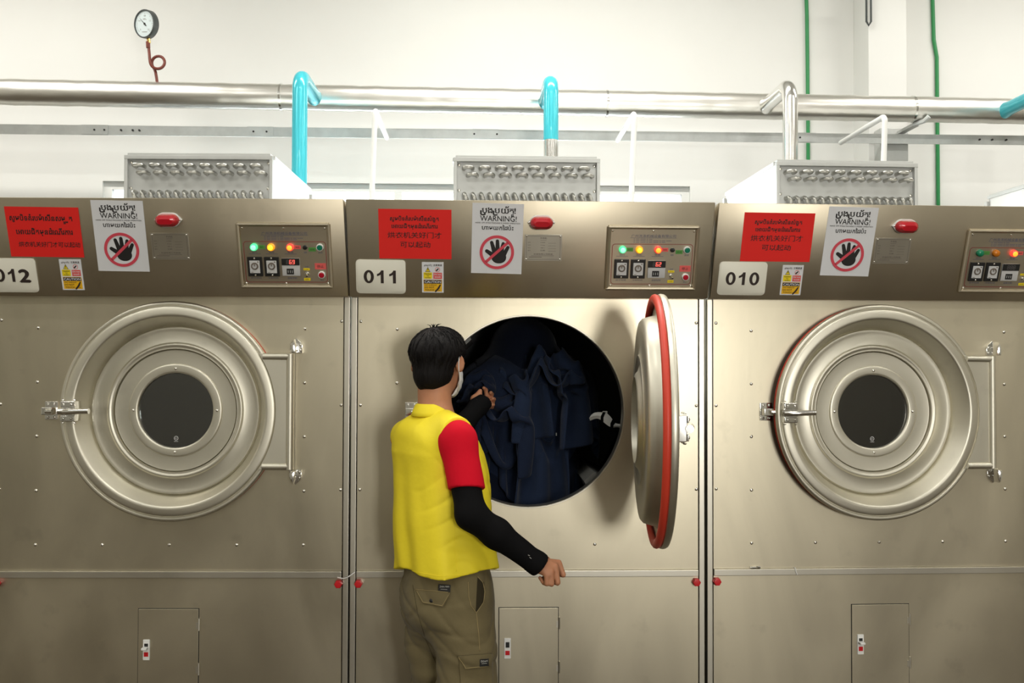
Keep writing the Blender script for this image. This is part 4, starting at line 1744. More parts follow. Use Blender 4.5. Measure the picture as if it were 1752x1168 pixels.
        me.loops.add(Q.size)
        me.loops.foreach_set('vertex_index', Q.astype(np.int32).ravel())
        me.polygons.add(len(Q))
        me.polygons.foreach_set('loop_start', (np.arange(len(Q)) * 4).astype(np.int32))
        me.update(calc_edges=True)
        me.validate()
        me.polygons.foreach_set('use_smooth', [True] * len(me.polygons))
        me.materials.append(m)
        return me


def fbm(X, Y, Z, s, seed=0):
    """cheap smooth pseudo-noise from warped sines"""
    a = np.sin(s * (X * 1.1 + 0.6 * Y) + 2.1 * np.sin(s * 0.53 * Z + seed) + seed * 1.7)
    b = np.sin(s * (Y * 1.2 - 0.5 * Z) + 1.7 * np.sin(s * 0.61 * X + 2 * seed) + seed)
    c = np.sin(s * (Z * 0.9 + 0.4 * X) + 1.9 * np.sin(s * 0.47 * Y - seed) + 0.5 * seed)
    return (a + b + c) / 3


SKIN = mat('skin', lin(186, 130, 98), 0.5, var=0.06, vscale=25, spec=0.35)
b_ = SKIN.node_tree.nodes['Principled BSDF']
b_.inputs['Subsurface Weight'].default_value = 0.12
b_.inputs['Subsurface Radius'].default_value = (0.010, 0.004, 0.002)
b_.inputs['Subsurface Scale'].default_value = 0.6
HAIRM = mat('black_hair', (0.006, 0.005, 0.005, 1), 0.58, bump=0.35, bscale=220, stretch=(1, 1, 0.12), spec=0.12)
VESTM = mat('yellow_vest', lin(250, 228, 52), 0.6, bump=0.12, bscale=38, spec=0.25)
REDSH = mat('red_shirt', lin(206, 18, 40), 0.8, bump=0.12, bscale=40, spec=0.1)
SLEEVE = mat('black_sleeve', (0.006, 0.006, 0.0065, 1), 0.85, spec=0.08)
KHAKI = mat('khaki_cotton', lin(114, 103, 74), 0.85, bump=0.12, bscale=45, var=0.08, vscale=9, sheen=0.1, spec=0.15)
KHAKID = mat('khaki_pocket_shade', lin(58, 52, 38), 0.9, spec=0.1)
STITCH = mat('pale_stitching', lin(160, 142, 98), 0.85)
MASKM = mat('mask_white', lin(232, 232, 230), 0.8)
LABELB = mat('black_woven_label', (0.014, 0.014, 0.014, 1), 0.7)
LABELW = mat('label_white', lin(206, 206, 200), 0.7)
SHOEM = mat('black_shoe', (0.02, 0.02, 0.022, 1), 0.5)
EYEW = mat('eye_white', lin(230, 226, 220), 0.2)
EYED = mat('eye_dark', (0.02, 0.012, 0.008, 1), 0.15)

ph, ph2, phh = R_(57), R_(50), R_(22)
tf, tr_ = Vector((math.sin(ph), math.cos(ph), 0)), Vector((math.cos(ph), -math.sin(ph), 0))
pf, pr = Vector((math.sin(ph2), math.cos(ph2), 0)), Vector((math.cos(ph2), -math.sin(ph2), 0))
UPZ = Vector((0, 0, 1))
hp = R_(-10)
hf = (Vector((math.sin(phh), math.cos(phh), 0)) * math.cos(hp) + UPZ * math.sin(hp)).normalized()
hr = Vector((math.cos(phh), -math.sin(phh), 0))
hu = hr.cross(hf)
shR = at(783, 747, -0.60)
shL = shR - tr_ * 0.335 - UPZ * 0.012
chest = (shR + shL) / 2 + UPZ * -0.10
pelvis = at(764, 1002, -0.47)
Hc = at(750, 618, -0.405)
nk0 = (shR + shL) / 2 + UPZ * 0.070 + tf * 0.016
elR = at(806, 880, -0.675)
wrR = at(920, 964, -0.640)
elL = at(752, 774, -0.085)
wrL = at(817, 697, 0.075)
hipR, hipL = pelvis + pr * 0.088 - UPZ * 0.04, pelvis - pr * 0.088 - UPZ * 0.04
knR = at(797, 1195, -0.545)
knL = at(752, 1195, -0.375)
anR = Vector((knR.x - 0.005, knR.y - 0.02, 0.085))
anL = Vector((knL.x - 0.02, knL.y - 0.02, 0.085))

# ---- the body, one continuous surface
B = Field((-0.48, -0.86, -0.005), (0.33, 0.26, 1.78), 0.0042)
def_h = lambda c: (c - Vector((0, 0, 0)))
B.ell(Hc + hu * 0.018 - hf * 0.010, (hr, hf, hu), (0.076, 0.096, 0.081), 0.01)
B.ell(Hc + hf * 0.030 - hu * 0.045, (hr, hf, hu), (0.060, 0.062, 0.075), 0.02)
B.ell(Hc + hf * 0.062 - hu * 0.092, (hr, hf, hu), (0.028, 0.026, 0.022), 0.02)
B.cone(Hc + hf * 0.088 + hu * 0.006, Hc + hf * 0.108 - hu * 0.026, 0.008, 0.013, 0.012)      # nose
B.ell(Hc + hf * 0.094 - hu * 0.060, (hr, hf, hu), (0.022, 0.009, 0.010), 0.008)              # mouth
B.ell(Hc + hf * 0.080 + hu * 0.026, (hr, hf, hu), (0.048, 0.012, 0.008), 0.012)              # brow
for sgn in (-1, 1):
    B.ell(Hc + hf * 0.091 + hr * (0.031 * sgn) + hu * 0.008, (hr, hf, hu), (0.016, 0.010, 0.009), 0.008, -1)
    ec = Hc + hr * (0.078 if sgn > 0 else -0.084) - hf * 0.004 - hu * 0.010
    ea = (hr * 0.85 - hf * (0.5 * sgn)).normalized()
    eb = hu.cross(ea)
    B.ell(ec + ea * (0.006 * sgn), (ea, eb, hu), (0.0080, 0.018, 0.029), 0.006)
    B.ell(ec + ea * (0.016 * sgn) + hu * 0.004, (ea, eb, hu), (0.0065, 0.011, 0.019), 0.004, -1)
nkt = Hc - hf * 0.024 - hu * 0.060
B.cone(nk0 - UPZ * 0.03, nkt, 0.058, 0.054, 0.025)
B.chain([nk0 - UPZ * 0.03, shR - UPZ * 0.005], [0.05, 0.048], 0.04)
B.chain([nk0 - UPZ * 0.03, shL - UPZ * 0.008], [0.05, 0.040], 0.04)
B.ell(chest - UPZ * 0.04, (tr_, tf, UPZ), (0.150, 0.100, 0.19), 0.04)
mid = (chest + pelvis) / 2
B.ell(mid - UPZ * 0.05, (tr_, tf, UPZ), (0.132, 0.095, 0.19), 0.05)
B.ell(pelvis, (pr, pf, UPZ), (0.148, 0.105, 0.12), 0.05)
for hip, kn, an, ft in ((hipR, knR, anR, R_(56)), (hipL, knL, anL, R_(40))):
    B.chain([hip, kn, an], [0.078, 0.052, 0.036], 0.03)
    B.cone(kn * 0.7 + an * 0.3 - Vector((0, 0.015, 0)), kn * 0.4 + an * 0.6 - Vector((0, 0.008, 0)), 0.050, 0.042, 0.03)
    fd = Vector((math.sin(ft), math.cos(ft), 0))
    B.chain([an - fd * 0.03 - UPZ * 0.05, an + fd * 0.06 - UPZ * 0.045, an + fd * 0.15 - UPZ * 0.060], [0.032, 0.034, 0.022], 0.02)
for sh, el, wr in ((shR, elR, wrR), (shL, elL, wrL)):
    B.chain([sh - UPZ * 0.006, el, wr], [0.050 if sh is shR else 0.042, 0.040, 0.027], 0.02)
    B.cone(el, el * 0.6 + wr * 0.4, 0.039, 0.038, 0.02)
# right hand: loose fist, fingers hanging down
mcpR = [at(956, 962, -0.612), at(950.5, 968.5, -0.640), at(942.5, 977.0, -0.655), at(935, 983, -0.660)]
pipR = [at(963.5, 983, -0.618), at(954, 996.5, -0.645), at(943.8, 998.5, -0.657), at(935.5, 998.5, -0.660)]
for i, (m_, p_) in enumerate(zip(mcpR, pipR)):
    r0 = (0.0092, 0.0095, 0.0091, 0.0081)[i]
    B.chain([wrR + (m_ - wrR) * 0.15, (m_ * 0.93 + wrR * 0.07) if i < 3 else m_], [0.019, r0 + 0.001], 0.012)
    cr = Vector((-0.010, 0.021, -0.002)) * (1.0, 1.1, 1.0, 0.85)[i]
    d1 = p_ + cr
    d2 = d1 + Vector((-0.012, 0.004, 0.016))
    B.chain([m_, p_, d1, d2], [r0 + 0.0006, r0 - 0.0002, r0 - 0.0012, r0 - 0.0022], 0.002)
tb = wrR * 0.62 + mcpR[0] * 0.38 + Vector((0.002, 0.030, 0.0))
B.chain([wrR + Vector((0.004, 0.010, 0)), tb, tb + Vector((0.022, 0.010, -0.026)), tb + Vector((0.026, 0.002, -0.052))], [0.018, 0.0145, 0.0115, 0.0088], 0.009)
# left hand: reaching in, thumb and fingers up and gripping the cloth
mcpL = [at(829, 686, 0.150), at(832.5, 688, 0.155), at(835.5, 691, 0.155), at(836, 695, 0.150)]
for i, m_ in enumerate(mcpL):
    r0 = (0.0100, 0.0102, 0.0097, 0.0086)[i]
    B.chain([wrL + (m_ - wrL) * 0.15, m_], [0.019, r0 + 0.002], 0.016)
    p_ = m_ + [Vector((0.009, 0.030, 0.020)), Vector((0.016, 0.030, 0.010)), Vector((0.017, 0.027, 0.002)), Vector((0.014, 0.022, -0.004))][i]
    d1 = p_ + [Vector((-0.004, -0.006, 0.024)), Vector((0.004, -0.010, 0.022)), Vector((0.005, -0.014, 0.016)), Vector((0.004, -0.014, 0.010))][i]
    d2 = d1 + [Vector((-0.008, -0.014, 0.008)), Vector((-0.004, -0.016, 0.006)), Vector((-0.004, -0.014, 0.002)), Vector((-0.004, -0.012, 0.0))][i]
    B.chain([m_, p_, d1, d2], [r0, r0 - 0.001, r0 - 0.0015, r0 - 0.0025], 0.0035)
t0 = at(812, 682, 0.112)
B.chain([wrL + Vector((-0.004, 0.012, 0.006)), t0, at(819, 675, 0.125), at(821.5, 668.5, 0.128)], [0.018, 0.0150, 0.0118, 0.0090], 0.009)
# nails on the visible finger ends are left as a faint flattening of the tips
P0 = Vector((pelvis.x, pelvis.y, 0))
person = empty('person', T(*P0), 'worker in a yellow vest and khaki trousers reaching into the open middle dryer', 'person')
PM = T(*-P0)


def pput(name, me, parent=None):
    return put(name, me, parent or person, PM if parent is None else None)


body = pput('body', B.mesh(SKIN))

# ---- eyes
for sgn in (-1, 1):
    b = MB()
    c = Hc + hf * 0.0795 + hr * (0.031 * sgn) + hu * 0.008
    Me = Matrix(((hr.x, hu.x, hf.x, c.x), (hr.y, hu.y, hf.y, c.y), (hr.z, hu.z, hf.z, c.z), (0, 0, 0, 1)))
    b.lathe([(0.0115 * math.sin(PI * i / 12), 0.0115 * math.cos(PI * i / 12)) for i in range(13)], 20, Me)
    e = pput('eye', b.mesh(EYEW, 180))
    b = MB()
    b.lathe([(0.0055, 0.0106), (0.004, 0.0116), (0, 0.0121)], 16, Me)
    b_o = put('iris', b.mesh(EYED, 180), e)

# ---- hair
Hf = Field(Hc - Vector((0.16, 0.16, 0.17)), Hc + Vector((0.16, 0.16, 0.19)), 0.0032)
Hf.ell(Hc + hu * 0.032 - hf * 0.012, (hr, hf, UPZ), (0.0895, 0.108, 0.076), 0.02)
Hf.ell(Hc + hu * 0.046 - hr * 0.010, (hr, hf, UPZ), (0.076, 0.090, 0.064), 0.03)
Hf.ell(Hc - hu * 0.036 - hf * 0.034, (hr, hf, UPZ), (0.066, 0.070, 0.080), 0.02)
X, Y, Z = Hf.full()
q = [X - Hc.x, Y - Hc.y, Z - Hc.z]
dot = lambda a: q[0] * a.x + q[1] * a.y + q[2] * a.z
F_, R0_, U_ = dot(hf), dot(hr), dot(hu)
az = np.arctan2(R0_ + 0.012, F_ + 0.025)
Hf.F = Hf.F + (0.0014 * np.sin(23 * az + 2.5 * np.sin(31 * U_) + 1.5 * np.sin(9 * az)) + 0.0011 * np.sin(57 * az - 3 * np.sin(27 * U_) + 2 * np.sin(13 * az))) * np.clip((U_ + 0.09) / 0.05, 0, 1)
# hairline: forehead, temples, round the ears, nape
front = np.minimum(F_ - (0.052 - 0.9 * (U_ - 0.052)), 0.200 - F_)
Hf.cut(np.minimum(F_ - 0.070, 0.066 - U_))
side = np.minimum(F_ - 0.012, 0.028 - U_)
Hf.cut(side)
Hf.cut(-(U_ + 0.124 + 0.25 * F_))
for sgn in (-1, 1):
    Hf.cut(0.030 - np.sqrt((F_ - 0.006) ** 2 + (R0_ - 0.086 * sgn) ** 2 + ((U_ + 0.012) * 0.72) ** 2))
hair = pput('hair', Hf.mesh(HAIRM))
b = MB()
rng = random.Random(4)
hbv = BVHTree.FromPolygons([v.co[:] for v in hair.data.vertices], [p.vertices[:] for p in hair.data.polygons])
crown = Hc + hu * 0.085 - hf * 0.03 - hr * 0.015
for i in range(300):
    a = rng.uniform(0, 2 * PI)
    el_ = rng.uniform(-0.2, 1.45)
    d = hr * (math.cos(a) * math.cos(el_)) + hf * (math.sin(a) * math.cos(el_)) + hu * math.sin(el_)
    c0 = Hc + hu * 0.035
    hit = hbv.ray_cast(c0 + d * 0.3, -d, 0.4)
    if hit[0] is None:
        continue
    p, n = hit[0], hit[1]
    pts = []
    swirl = rng.uniform(-0.5, 0.5)
    L = rng.randint(5, 9)
    ok = True
    for k in range(L):
        pts.append(p + n * (0.0004 + 0.0011 * math.sin(PI * k / (L - 1)) + (0.003 if k == L - 1 else 0)))
        t = (p - crown)
        t = t - UPZ * 0.035
        t = t - n * t.dot(n)
        if t.length < 1e-4:
            ok = False
            break
        t.normalize()
        t = (t + n.cross(t) * swirl).normalized()
        near = hbv.find_nearest(p + t * 0.0075)
        if near[0] is None or (near[0] - p).length < 0.002:
            break
        p, n = near[0], near[1]
    if ok and len(pts) > 3:
        m_ = len(pts)
        b.tube(pts, [0.0011 * math.sin(PI * (0.12 + 0.86 * k / (m_ - 1))) + 0.0001 for k in range(m_)], 5)
for i in range(6):
    hit = hbv.find_nearest(Hc + hu * 0.125 - hr * 0.030 + hr * (0.005 * i) - hf * (0.02 + 0.003 * i))
    base = hit[0] - UPZ * 0.003
    b.tube([base, base + hu * 0.010 - hr * (0.004 - 0.002 * i), base + hu * 0.014 + hr * (0.007 * i - 0.016)], [0.0022, 0.0017, 0.0004], 5)
put('loose_strands', b.mesh(HAIRM, 180), hair)

# ---- face mask and its ear loops
Mf = Field(Hc - Vector((0.13, 0.13, 0.16)), Hc + Vector((0.15, 0.16, 0.10)), 0.0030)
Mf.ell(Hc + hf * 0.030 - hu * 0.050, (hr, hf, hu), (0.069, 0.083, 0.080), 0.01)
X, Y, Z = Mf.full()
q = [X - Hc.x, Y - Hc.y, Z - Hc.z]
F_, R0_, U_ = dot(hf), dot(hr), dot(hu)
Mf.F = np.maximum(np.abs(Mf.F + 0.0008 * np.sin(260 * U_)) - 0.0035, np.maximum(np.maximum(0.030 - F_, U_ + 0.012 - 0.25 * np.clip(F_ - 0.07, 0, 1)), -(U_ + 0.112)))
mask = pput('face_mask', Mf.mesh(MASKM))
b = MB()
for sgn in (-1, 1):
    e0 = Hc + hr * (0.0845 * sgn) - hf * 0.018
    pts = [Hc + hr * (0.066 * sgn) + hf * 0.036 - hu * 0.022, Hc + hr * (0.081 * sgn) + hf * 0.010 + hu * 0.016, e0 + hu * 0.022, e0 - hf * 0.006 + hu * 0.0, e0 - hf * 0.001 - hu * 0.030, Hc + hr * (0.079 * sgn) + hf * 0.010 - hu * 0.060, Hc + hr * (0.066 * sgn) + hf * 0.034 - hu * 0.096]
    for _ in range(2):
        n = [pts[0]]
        for u, w_ in zip(pts, pts[1:]):
            n += [u * 0.75 + w_ * 0.25, u * 0.25 + w_ * 0.75]
        pts = n + [pts[-1]]
    b.tube(pts, 0.0016, 6)
put('ear_loops', b.mesh(MASKM, 180), mask)

# ---- red T-shirt
Sf = Field((-0.46, -0.80, 1.00), (0.12, -0.10, 1.56), 0.0045)
for sh, el, q_ in ((shR, elR, 0.68), (shL, elL, 0.62)):
    e = sh * (1 - q_) + el * q_
    Sf.chain([sh - UPZ * 0.012, e], [0.056, 0.0560] if sh is shR else [0.046, 0.048], 0.03)
Sf.chain([nk0 - UPZ * 0.045, shR - UPZ * 0.012], [0.060, 0.052], 0.04)
Sf.chain([nk0 - UPZ * 0.045, shL - UPZ * 0.010], [0.060, 0.044], 0.04)
Sf.ell(chest - UPZ * 0.04, (tr_, tf, UPZ), (0.140, 0.088, 0.18), 0.04)
X, Y, Z = Sf.full()
Sf.F = Sf.F + 0.0025 * fbm(X, Y, Z, 26, 1.3)
for sh, el, q_ in ((shR, elR, 0.68), (shL, elL, 0.62)):
    d = (el - sh).normalized()
    e = sh * (1 - q_) + el * q_
    if sh is shR:
        d = (d + Vector((-0.16, 0, 0.0))).normalized()
    near = np.sqrt((X - e.x) ** 2 + (Y - e.y) ** 2 + (Z - e.z) ** 2) - 0.11
    Sf.cut(np.minimum((X - e.x) * d.x + (Y - e.y) * d.y + (Z - e.z) * d.z, -near))
Sf.cut(-(Z - (chest.z - 0.17)))
pput('shirt', Sf.mesh(REDSH))

# ---- black arm sleeves
for sh, el, wr, end in ((shR, elR, wrR, 0.012), (shL, elL, wrL, 0.045)):
    lo = np.minimum(np.minimum(sh, el), wr) - 0.1
    hi = np.maximum(np.maximum(sh, el), wr) + 0.1
    A = Field(lo, hi, 0.0040)
    s0 = sh * 0.55 + el * 0.45
    if sh is shR:
        A.chain([s0, el, el * 0.62 + wr * 0.38, wr, wr + (wr - el).normalized() * 0.06], [0.0480, 0.0455, 0.0440, 0.0345, 0.0315], 0.022)
    else:
        A.chain([s0, el, el * 0.5 + wr * 0.5, wr, wr + (wr - el).normalized() * 0.045 + Vector((0.008, 0, 0))], [0.048, 0.047, 0.044, 0.034, 0.033], 0.022)
    X, Y, Z = A.full()
    A.F = A.F + 0.0012 * fbm(X, Y, Z, 55, 0.7)
    d = (wr - el).normalized()
    if sh is shR:
        d = (d + Vector((0.0, 0, -0.05))).normalized()
    e = wr + d * end
    A.cut((X - e.x) * d.x + (Y - e.y) * d.y + (Z - e.z) * d.z)
    d2 = (sh - el).normalized()
    A.cut(np.minimum((X - s0.x) * d2.x + (Y - s0.y) * d2.y + (Z - s0.z) * d2.z, 1.0))
    o = pput('arm_sleeve', A.mesh(SLEEVE))
    if sh is shL:
        # thin gold bracelet pushed up over the cuff
        b = MB()
        c = wr + d * 0.004
        u = d.orthogonal().normalized()
        w_ = d.cross(u)
        b.tube([c + (u * math.cos(2 * PI * i / 28) + w_ * math.sin(2 * PI * i / 28)) * 0.0375 for i in range(28)], 0.0018, 6, closed=True)
        pput('bracelet', b.mesh(BRASS, 180))
    else:
        SLR = o

# ---- trousers
Tf = Field((-0.46, -0.78, 0.06), (0.16, -0.14, 1.02), 0.0050)
Tf.ell(pelvis + UPZ * 0.02, (pr, pf, UPZ), (0.160, 0.124, 0.14), 0.04)
Tf.ell(pelvis - pf * 0.035 - UPZ * 0.06, (pr, pf, UPZ), (0.150, 0.105, 0.11), 0.05)
waist = pelvis + UPZ * 0.10
Tf.cone(pelvis, waist + UPZ * 0.02, 0.125, 0.118, 0.04)
Tf.chain([hipR, knR, anR + UPZ * 0.02], [0.104, 0.094, 0.082], 0.035)
Tf.chain([hipL, knL, anL + UPZ * 0.02], [0.100, 0.088, 0.080], 0.035)
Tf.cone((hipR + hipL) / 2 - UPZ * 0.06, (hipR + hipL) / 2 - UPZ * 0.13, 0.075, 0.05, 0.05)
X, Y, Z = Tf.full()
fold = 0.0070 * fbm(X, Y, Z * 1.6, 17, 2.2) + 0.0058 * fbm(X, Y * 1.2, Z * 2.2, 33, 5.1) * np.clip((1.0 - Z) * 3, 0.2, 1)
diag = np.sin(30 * Z + 18 * X + 9 * np.sin(6 * X + 4 * Z))
crease = (1 - np.abs(np.sin(24 * Z + 15 * (X - Y) + 2.4 * fbm(X, Y, Z, 16, 0.4)))) ** 3 + 0.8 * (1 - np.abs(np.sin(31 * Z - 12 * X + 2.0 * fbm(X, Y, Z, 21, 2.4)))) ** 3
Tf.F = Tf.F + fold + 0.0014 * diag + 0.0068 * crease * np.clip(0.6 + 0.5 * fbm(X, Y, Z, 11, 4.0), 0, 1)
Tf.cut(-(Z - 0.075))
Tf.cut(Z - 0.975)
trousers = pput('trousers', Tf.mesh(KHAKI))

# ---- yellow vest
Vf = Field((-0.50, -0.80, 0.86), (0.16, -0.08, 1.58), 0.0046)
X, Y, Z = Vf.full()
zs = np.array([0.86, 0.92, 1.00, 1.10, 1.22, 1.32, 1.40, 1.46, 1.55])
lx = np.interp(Z, zs, [0.183, 0.181, 0.175, 0.172, 0.174, 0.176, 0.170, 0.14, 0.10]).astype(np.float32)
ly = np.interp(Z, zs, [0.154, 0.154, 0.152, 0.149, 0.144, 0.132, 0.106, 0.085, 0.07]).astype(np.float32)
ctop, cbot = (shR + shL) / 2, at(767, 985, -0.465)
tt = np.clip((Z - cbot.z) / (ctop.z - cbot.z), -0.2, 1.3).astype(np.float32)
cx_ = cbot.x + (ctop.x - cbot.x) * tt
cy_ = cbot.y + (ctop.y - cbot.y) * tt
fwdc = (0.020 * np.exp(-((Z - 1.24) / 0.14) ** 2)).astype(np.float32)
qx, qy = X - cx_ - tf.x * fwdc, Y - cy_ - tf.y * fwdc
u = qx * tr_.x + qy * tr_.y
v = qx * tf.x + qy * tf.y
e = np.power(np.abs(u / lx) ** 2.4 + np.abs(v / ly) ** 2.4, 1 / 2.4)
d = (e - 1) * np.minimum(lx, ly)
# sloping top between neck and shoulders
top = ctop.z + 0.062 - 0.42 * np.clip(np.abs(u) - 0.055, 0, 1) - 0.10 * np.abs(v)
Vf.F = d.astype(np.float32)
k = 0.05
h = np.clip(0.5 - 0.5 * (Vf.F - (Z - top)) / k, 0, 1)
Vf.F = Vf.F + ((Z - top) - Vf.F) * h + k * h * (1 - h)
Vf.chain([nk0 - UPZ * 0.034, shR + UPZ * 0.003 - tr_ * 0.012], [0.060, 0.062], 0.03)
Vf.chain([nk0 - UPZ * 0.034, shL - UPZ * 0.010 - tr_ * 0.002], [0.060, 0.057], 0.03)
hang = np.clip((1.34 - Z) / 0.42, 0, 1)
ang = np.arctan2(v, u)
Vf.F = Vf.F + hang * (0.0060 * np.sin(5 * ang + 0.8 + 1.6 * Z) + 0.0032 * np.sin(11 * ang + 5 * Z)) + 0.0034 * fbm(X, Y, Z * 0.8, 15, 3.1) + 0.0026 * fbm(X, Y, Z, 36, 1.1) * np.clip((1.36 - Z) * 3, 0.2, 1)
vc = (1 - np.abs(np.sin(17 * Z + 16 * (X + Y) + 2.6 * fbm(X, Y, Z, 14, 1.4)))) ** 3 + (1 - np.abs(np.sin(29 * Z - 14 * (X - Y) + 2.2 * fbm(X, Y, Z, 19, 3.4)))) ** 3
Vf.F = Vf.F + 0.0065 * vc * np.clip(0.35 + 0.8 * fbm(X, Y, Z, 9, 2.0), 0, 1) * np.clip((1.38 - Z) * 4, 0, 1)
# puckered hem
Vf.F = Vf.F - 0.003 * np.exp(-((Z - 0.925) / 0.012) ** 2)
hemz = cbot.z + 0.030 + 0.012 * np.sin(3 * ang + 0.5) - 0.012 + 0.05 * np.clip(v, 0, 1) + 0.022 * np.clip(0.84 * u / 0.18 - 0.545 * v / 0.15, 0, 1)
Vf.cut(hemz - Z)
# armholes
for sh, el, sg in ((shR, elR, 1), (shL, elL, -1)):
    c = sh + tr_ * ((0.078 if sg > 0 else 0.11) * sg) - UPZ * 0.056
    qq = [X - c.x, Y - c.y, Z - c.z]
    uu = qq[0] * tr_.x * sg + qq[1] * tr_.y * sg
    vv = qq[0] * tf.x + qq[1] * tf.y
    hole = np.minimum((1 - np.sqrt((vv / 0.084) ** 2 + (qq[2] / 0.128) ** 2)) * 0.07, (uu + 0.078) * 0.9)
    Vf.F = np.maximum(Vf.F, hole)
# neck opening
c = nk0 + UPZ * 0.045 + tf * 0.012
Vf.cut(np.minimum(0.062 - np.sqrt((X - c.x) ** 2 + (Y - c.y) ** 2), Z - (c.z - 0.065)))
vest = pput('vest', Vf.mesh(VESTM))
# stand-up turned collar
b = MB()
nC = 40
nd = (nkt - nk0).normalized()
rows = []
for j, (dz, rr) in enumerate(((-0.024, 0.068), (-0.004, 0.066), (0.012, 0.0625), (0.018, 0.0640), (0.014, 0.0690), (-0.008, 0.0775), (-0.020, 0.0830))):
    row = []
    for i in range(nC):
        a = -2.35 + 4.7 * i / (nC - 1)
        dd = (-tf * math.cos(a) + tr_ * math.sin(a))
        drop = -0.055 * max(0, (abs(a) - 0.9) / 1.45) ** 1.3
        p = nk0 + UPZ * (0.014 + dz + drop) + dd * rr + tf * 0.004 + nd * 0.0
        row.append(b.v(p))
    rows.append(row)
for r0, r1 in zip(rows, rows[1:]):
    for i in range(nC - 1):
        b.face([r0[i], r0[i + 1], r1[i + 1], r1[i]])
cme = b.mesh(VESTM, 60)
co = put('collar', cme, vest)
sd = co.modifiers.new('thick', 'SOLIDIFY')
sd.thickness = 0.004
sd.offset = 0

# ---- shoes
for an, ft in ((anR, R_(56)), (anL, R_(40))):
    fd = Vector((math.sin(ft), math.cos(ft), 0))
    W = Field(an - Vector((0.2, 0.2, 0.1)), an + Vector((0.25, 0.25, 0.06)), 0.006)
    W.chain([an - fd * 0.035 - UPZ * 0.045, an + fd * 0.06 - UPZ * 0.040, an + fd * 0.165 - UPZ * 0.050], [0.043, 0.046, 0.036], 0.03)
    X, Y, Z = W.full()
    W.cut(0.001 - Z)
    W.cut(Z - 0.078)
    pput('shoe', W.mesh(SHOEM))

# ---- pockets, labels and seams laid on the cloth
dg = bpy.context.evaluated_depsgraph_get()


def bvh_of(o):
    me = o.data
    return BVHTree.FromPolygons([v.co[:] for v in me.vertices], [p.vertices[:] for p in me.polygons])


def on_cloth(bv, px, py, off):
    d = (at(px, py, 0.0) - Vector((0, -3.55, 1.62))).normalized()
    o = Vector((0, -3.55, 1.62))
    hit = bv.ray_cast(o, d, 6)
    if hit[0] is None:
        return None
    n = hit[1] if hit[1].dot(d) < 0 else -hit[1]
    return hit[0] + (n * 0.25 - d * 0.75).normalized() * off


def cloth_patch(bv, poly, n, off, th, m, name, parent, smooth=60):
    """four pixel corners (tl, tr, br, bl) laid on the cloth surface"""
    tl, tr2, br, bl = [Vector((p[0], p[1])) for p in poly]
    nu, nv = n
    rows = []
    for o_ in (off + th, off - 0.004):
        g = []
        for j in range(nv + 1):
            r_ = []
            for i in range(nu + 1):
                s_, t_ = i / nu, j / nv
                q = (tl * (1 - s_) + tr2 * s_) * (1 - t_) + (bl * (1 - s_) + br * s_) * t_
                r_.append(on_cloth(bv, q.x, q.y, o_))
            g.append(r_)
        rows.append(g)
    b = MB()
    vt = [[b.v(p) if p else None for p in r_] for r_ in rows[0]]
    vb = [[b.v(p) if p else None for p in r_] for r_ in rows[1]]
    def quad(*q):
        if all(x is not None for x in q):
            b.face(list(q))
    for j in range(nv):
        for i in range(nu):
            quad(vt[j][i], vt[j][i + 1], vt[j + 1][i + 1], vt[j + 1][i])
    for i in range(nu):
        quad(vt[0][i], vt[0][i + 1], vb[0][i + 1], vb[0][i])
        quad(vt[nv][i], vt[nv][i + 1], vb[nv][i + 1], vb[nv][i])
    for j in range(nv):
        quad(vt[j][0], vt[j + 1][0], vb[j + 1][0], vb[j][0])
        quad(vt[j][nu], vt[j + 1][nu], vb[j + 1][nu], vb[j][nu])
    return put(name, b.mesh(m, smooth), parent)


def cloth_line(bv, pts, off, r, m, name, parent, sub=8):
    P = []
    for u, w_ in zip(pts, pts[1:]):
        for i in range(sub):
            q = on_cloth(bv, u[0] + (w_[0] - u[0]) * i / sub, u[1] + (w_[1] - u[1]) * i / sub, off)
            if q:
                P.append(q)
    if len(P) < 3:
        return None
    b = MB()
    b.tube(P, r, 6)
    return put(name, b.mesh(m, 180), parent)


def cloth_text(bv, body, cx, cy, w, h, off, m, name, parent, bold=0.03):
    vs, fs, a, c = text2d(body, bold)
    b = MB()
    k = w / (c - a)
    pts = [on_cloth(bv, cx - w / 2 + (p[0] - a) * k, cy - p[1] * h, off) for p in vs]
    vv = [b.v(p) if p else None for p in pts]
    for f in fs:
        if all(vv[i] is not None for i in f):
            b.face([vv[i] for i in f])
    return put(name, b.mesh(m, 0), parent)


bvt = bvh_of(trousers)
bp_ = cloth_patch(bvt, [(712, 1009), (771, 1014), (758, 1038), (723, 1031)], (14, 8), 0.003, 0.003, KHAKI, 'back_pocket_flap', trousers)
cloth_line(bvt, [(713.5, 1010.5), (724, 1029.5), (757, 1036), (769, 1015)], 0.0066, 0.0009, STITCH, 'stitching', trousers)
b = MB()
q = on_cloth(bvt, 738.5, 1027, 0.006)
if q:
    b.dome(q, Vector((-0.25, -1, 0.1)), 0.0062, 0.003, 14)
    put('pocket_button', b.mesh(BLACKP, 60), trousers)
cloth_patch(bvt, [(750.5, 999), (771, 1000.5), (770.5, 1012.5), (750, 1011)], (6, 4), 0.0035, 0.002, LABELB, 'woven_label', trousers)
cloth_text(bvt, 'ZARA MAN', 760.5, 1004.8, 16, 4.4, 0.0062, LABELW, 'label_lettering', trousers)
cloth_line(bvt, [(754, 1007.5), (767, 1008.5)], 0.0062, 0.0006, LABELW, 'label_lettering', trousers)
cloth_patch(bvt, [(784, 1122), (842, 1117.5), (842, 1139), (796, 1144)], (14, 8), 0.008, 0.004, KHAKI, 'cargo_pocket_flap', trousers)
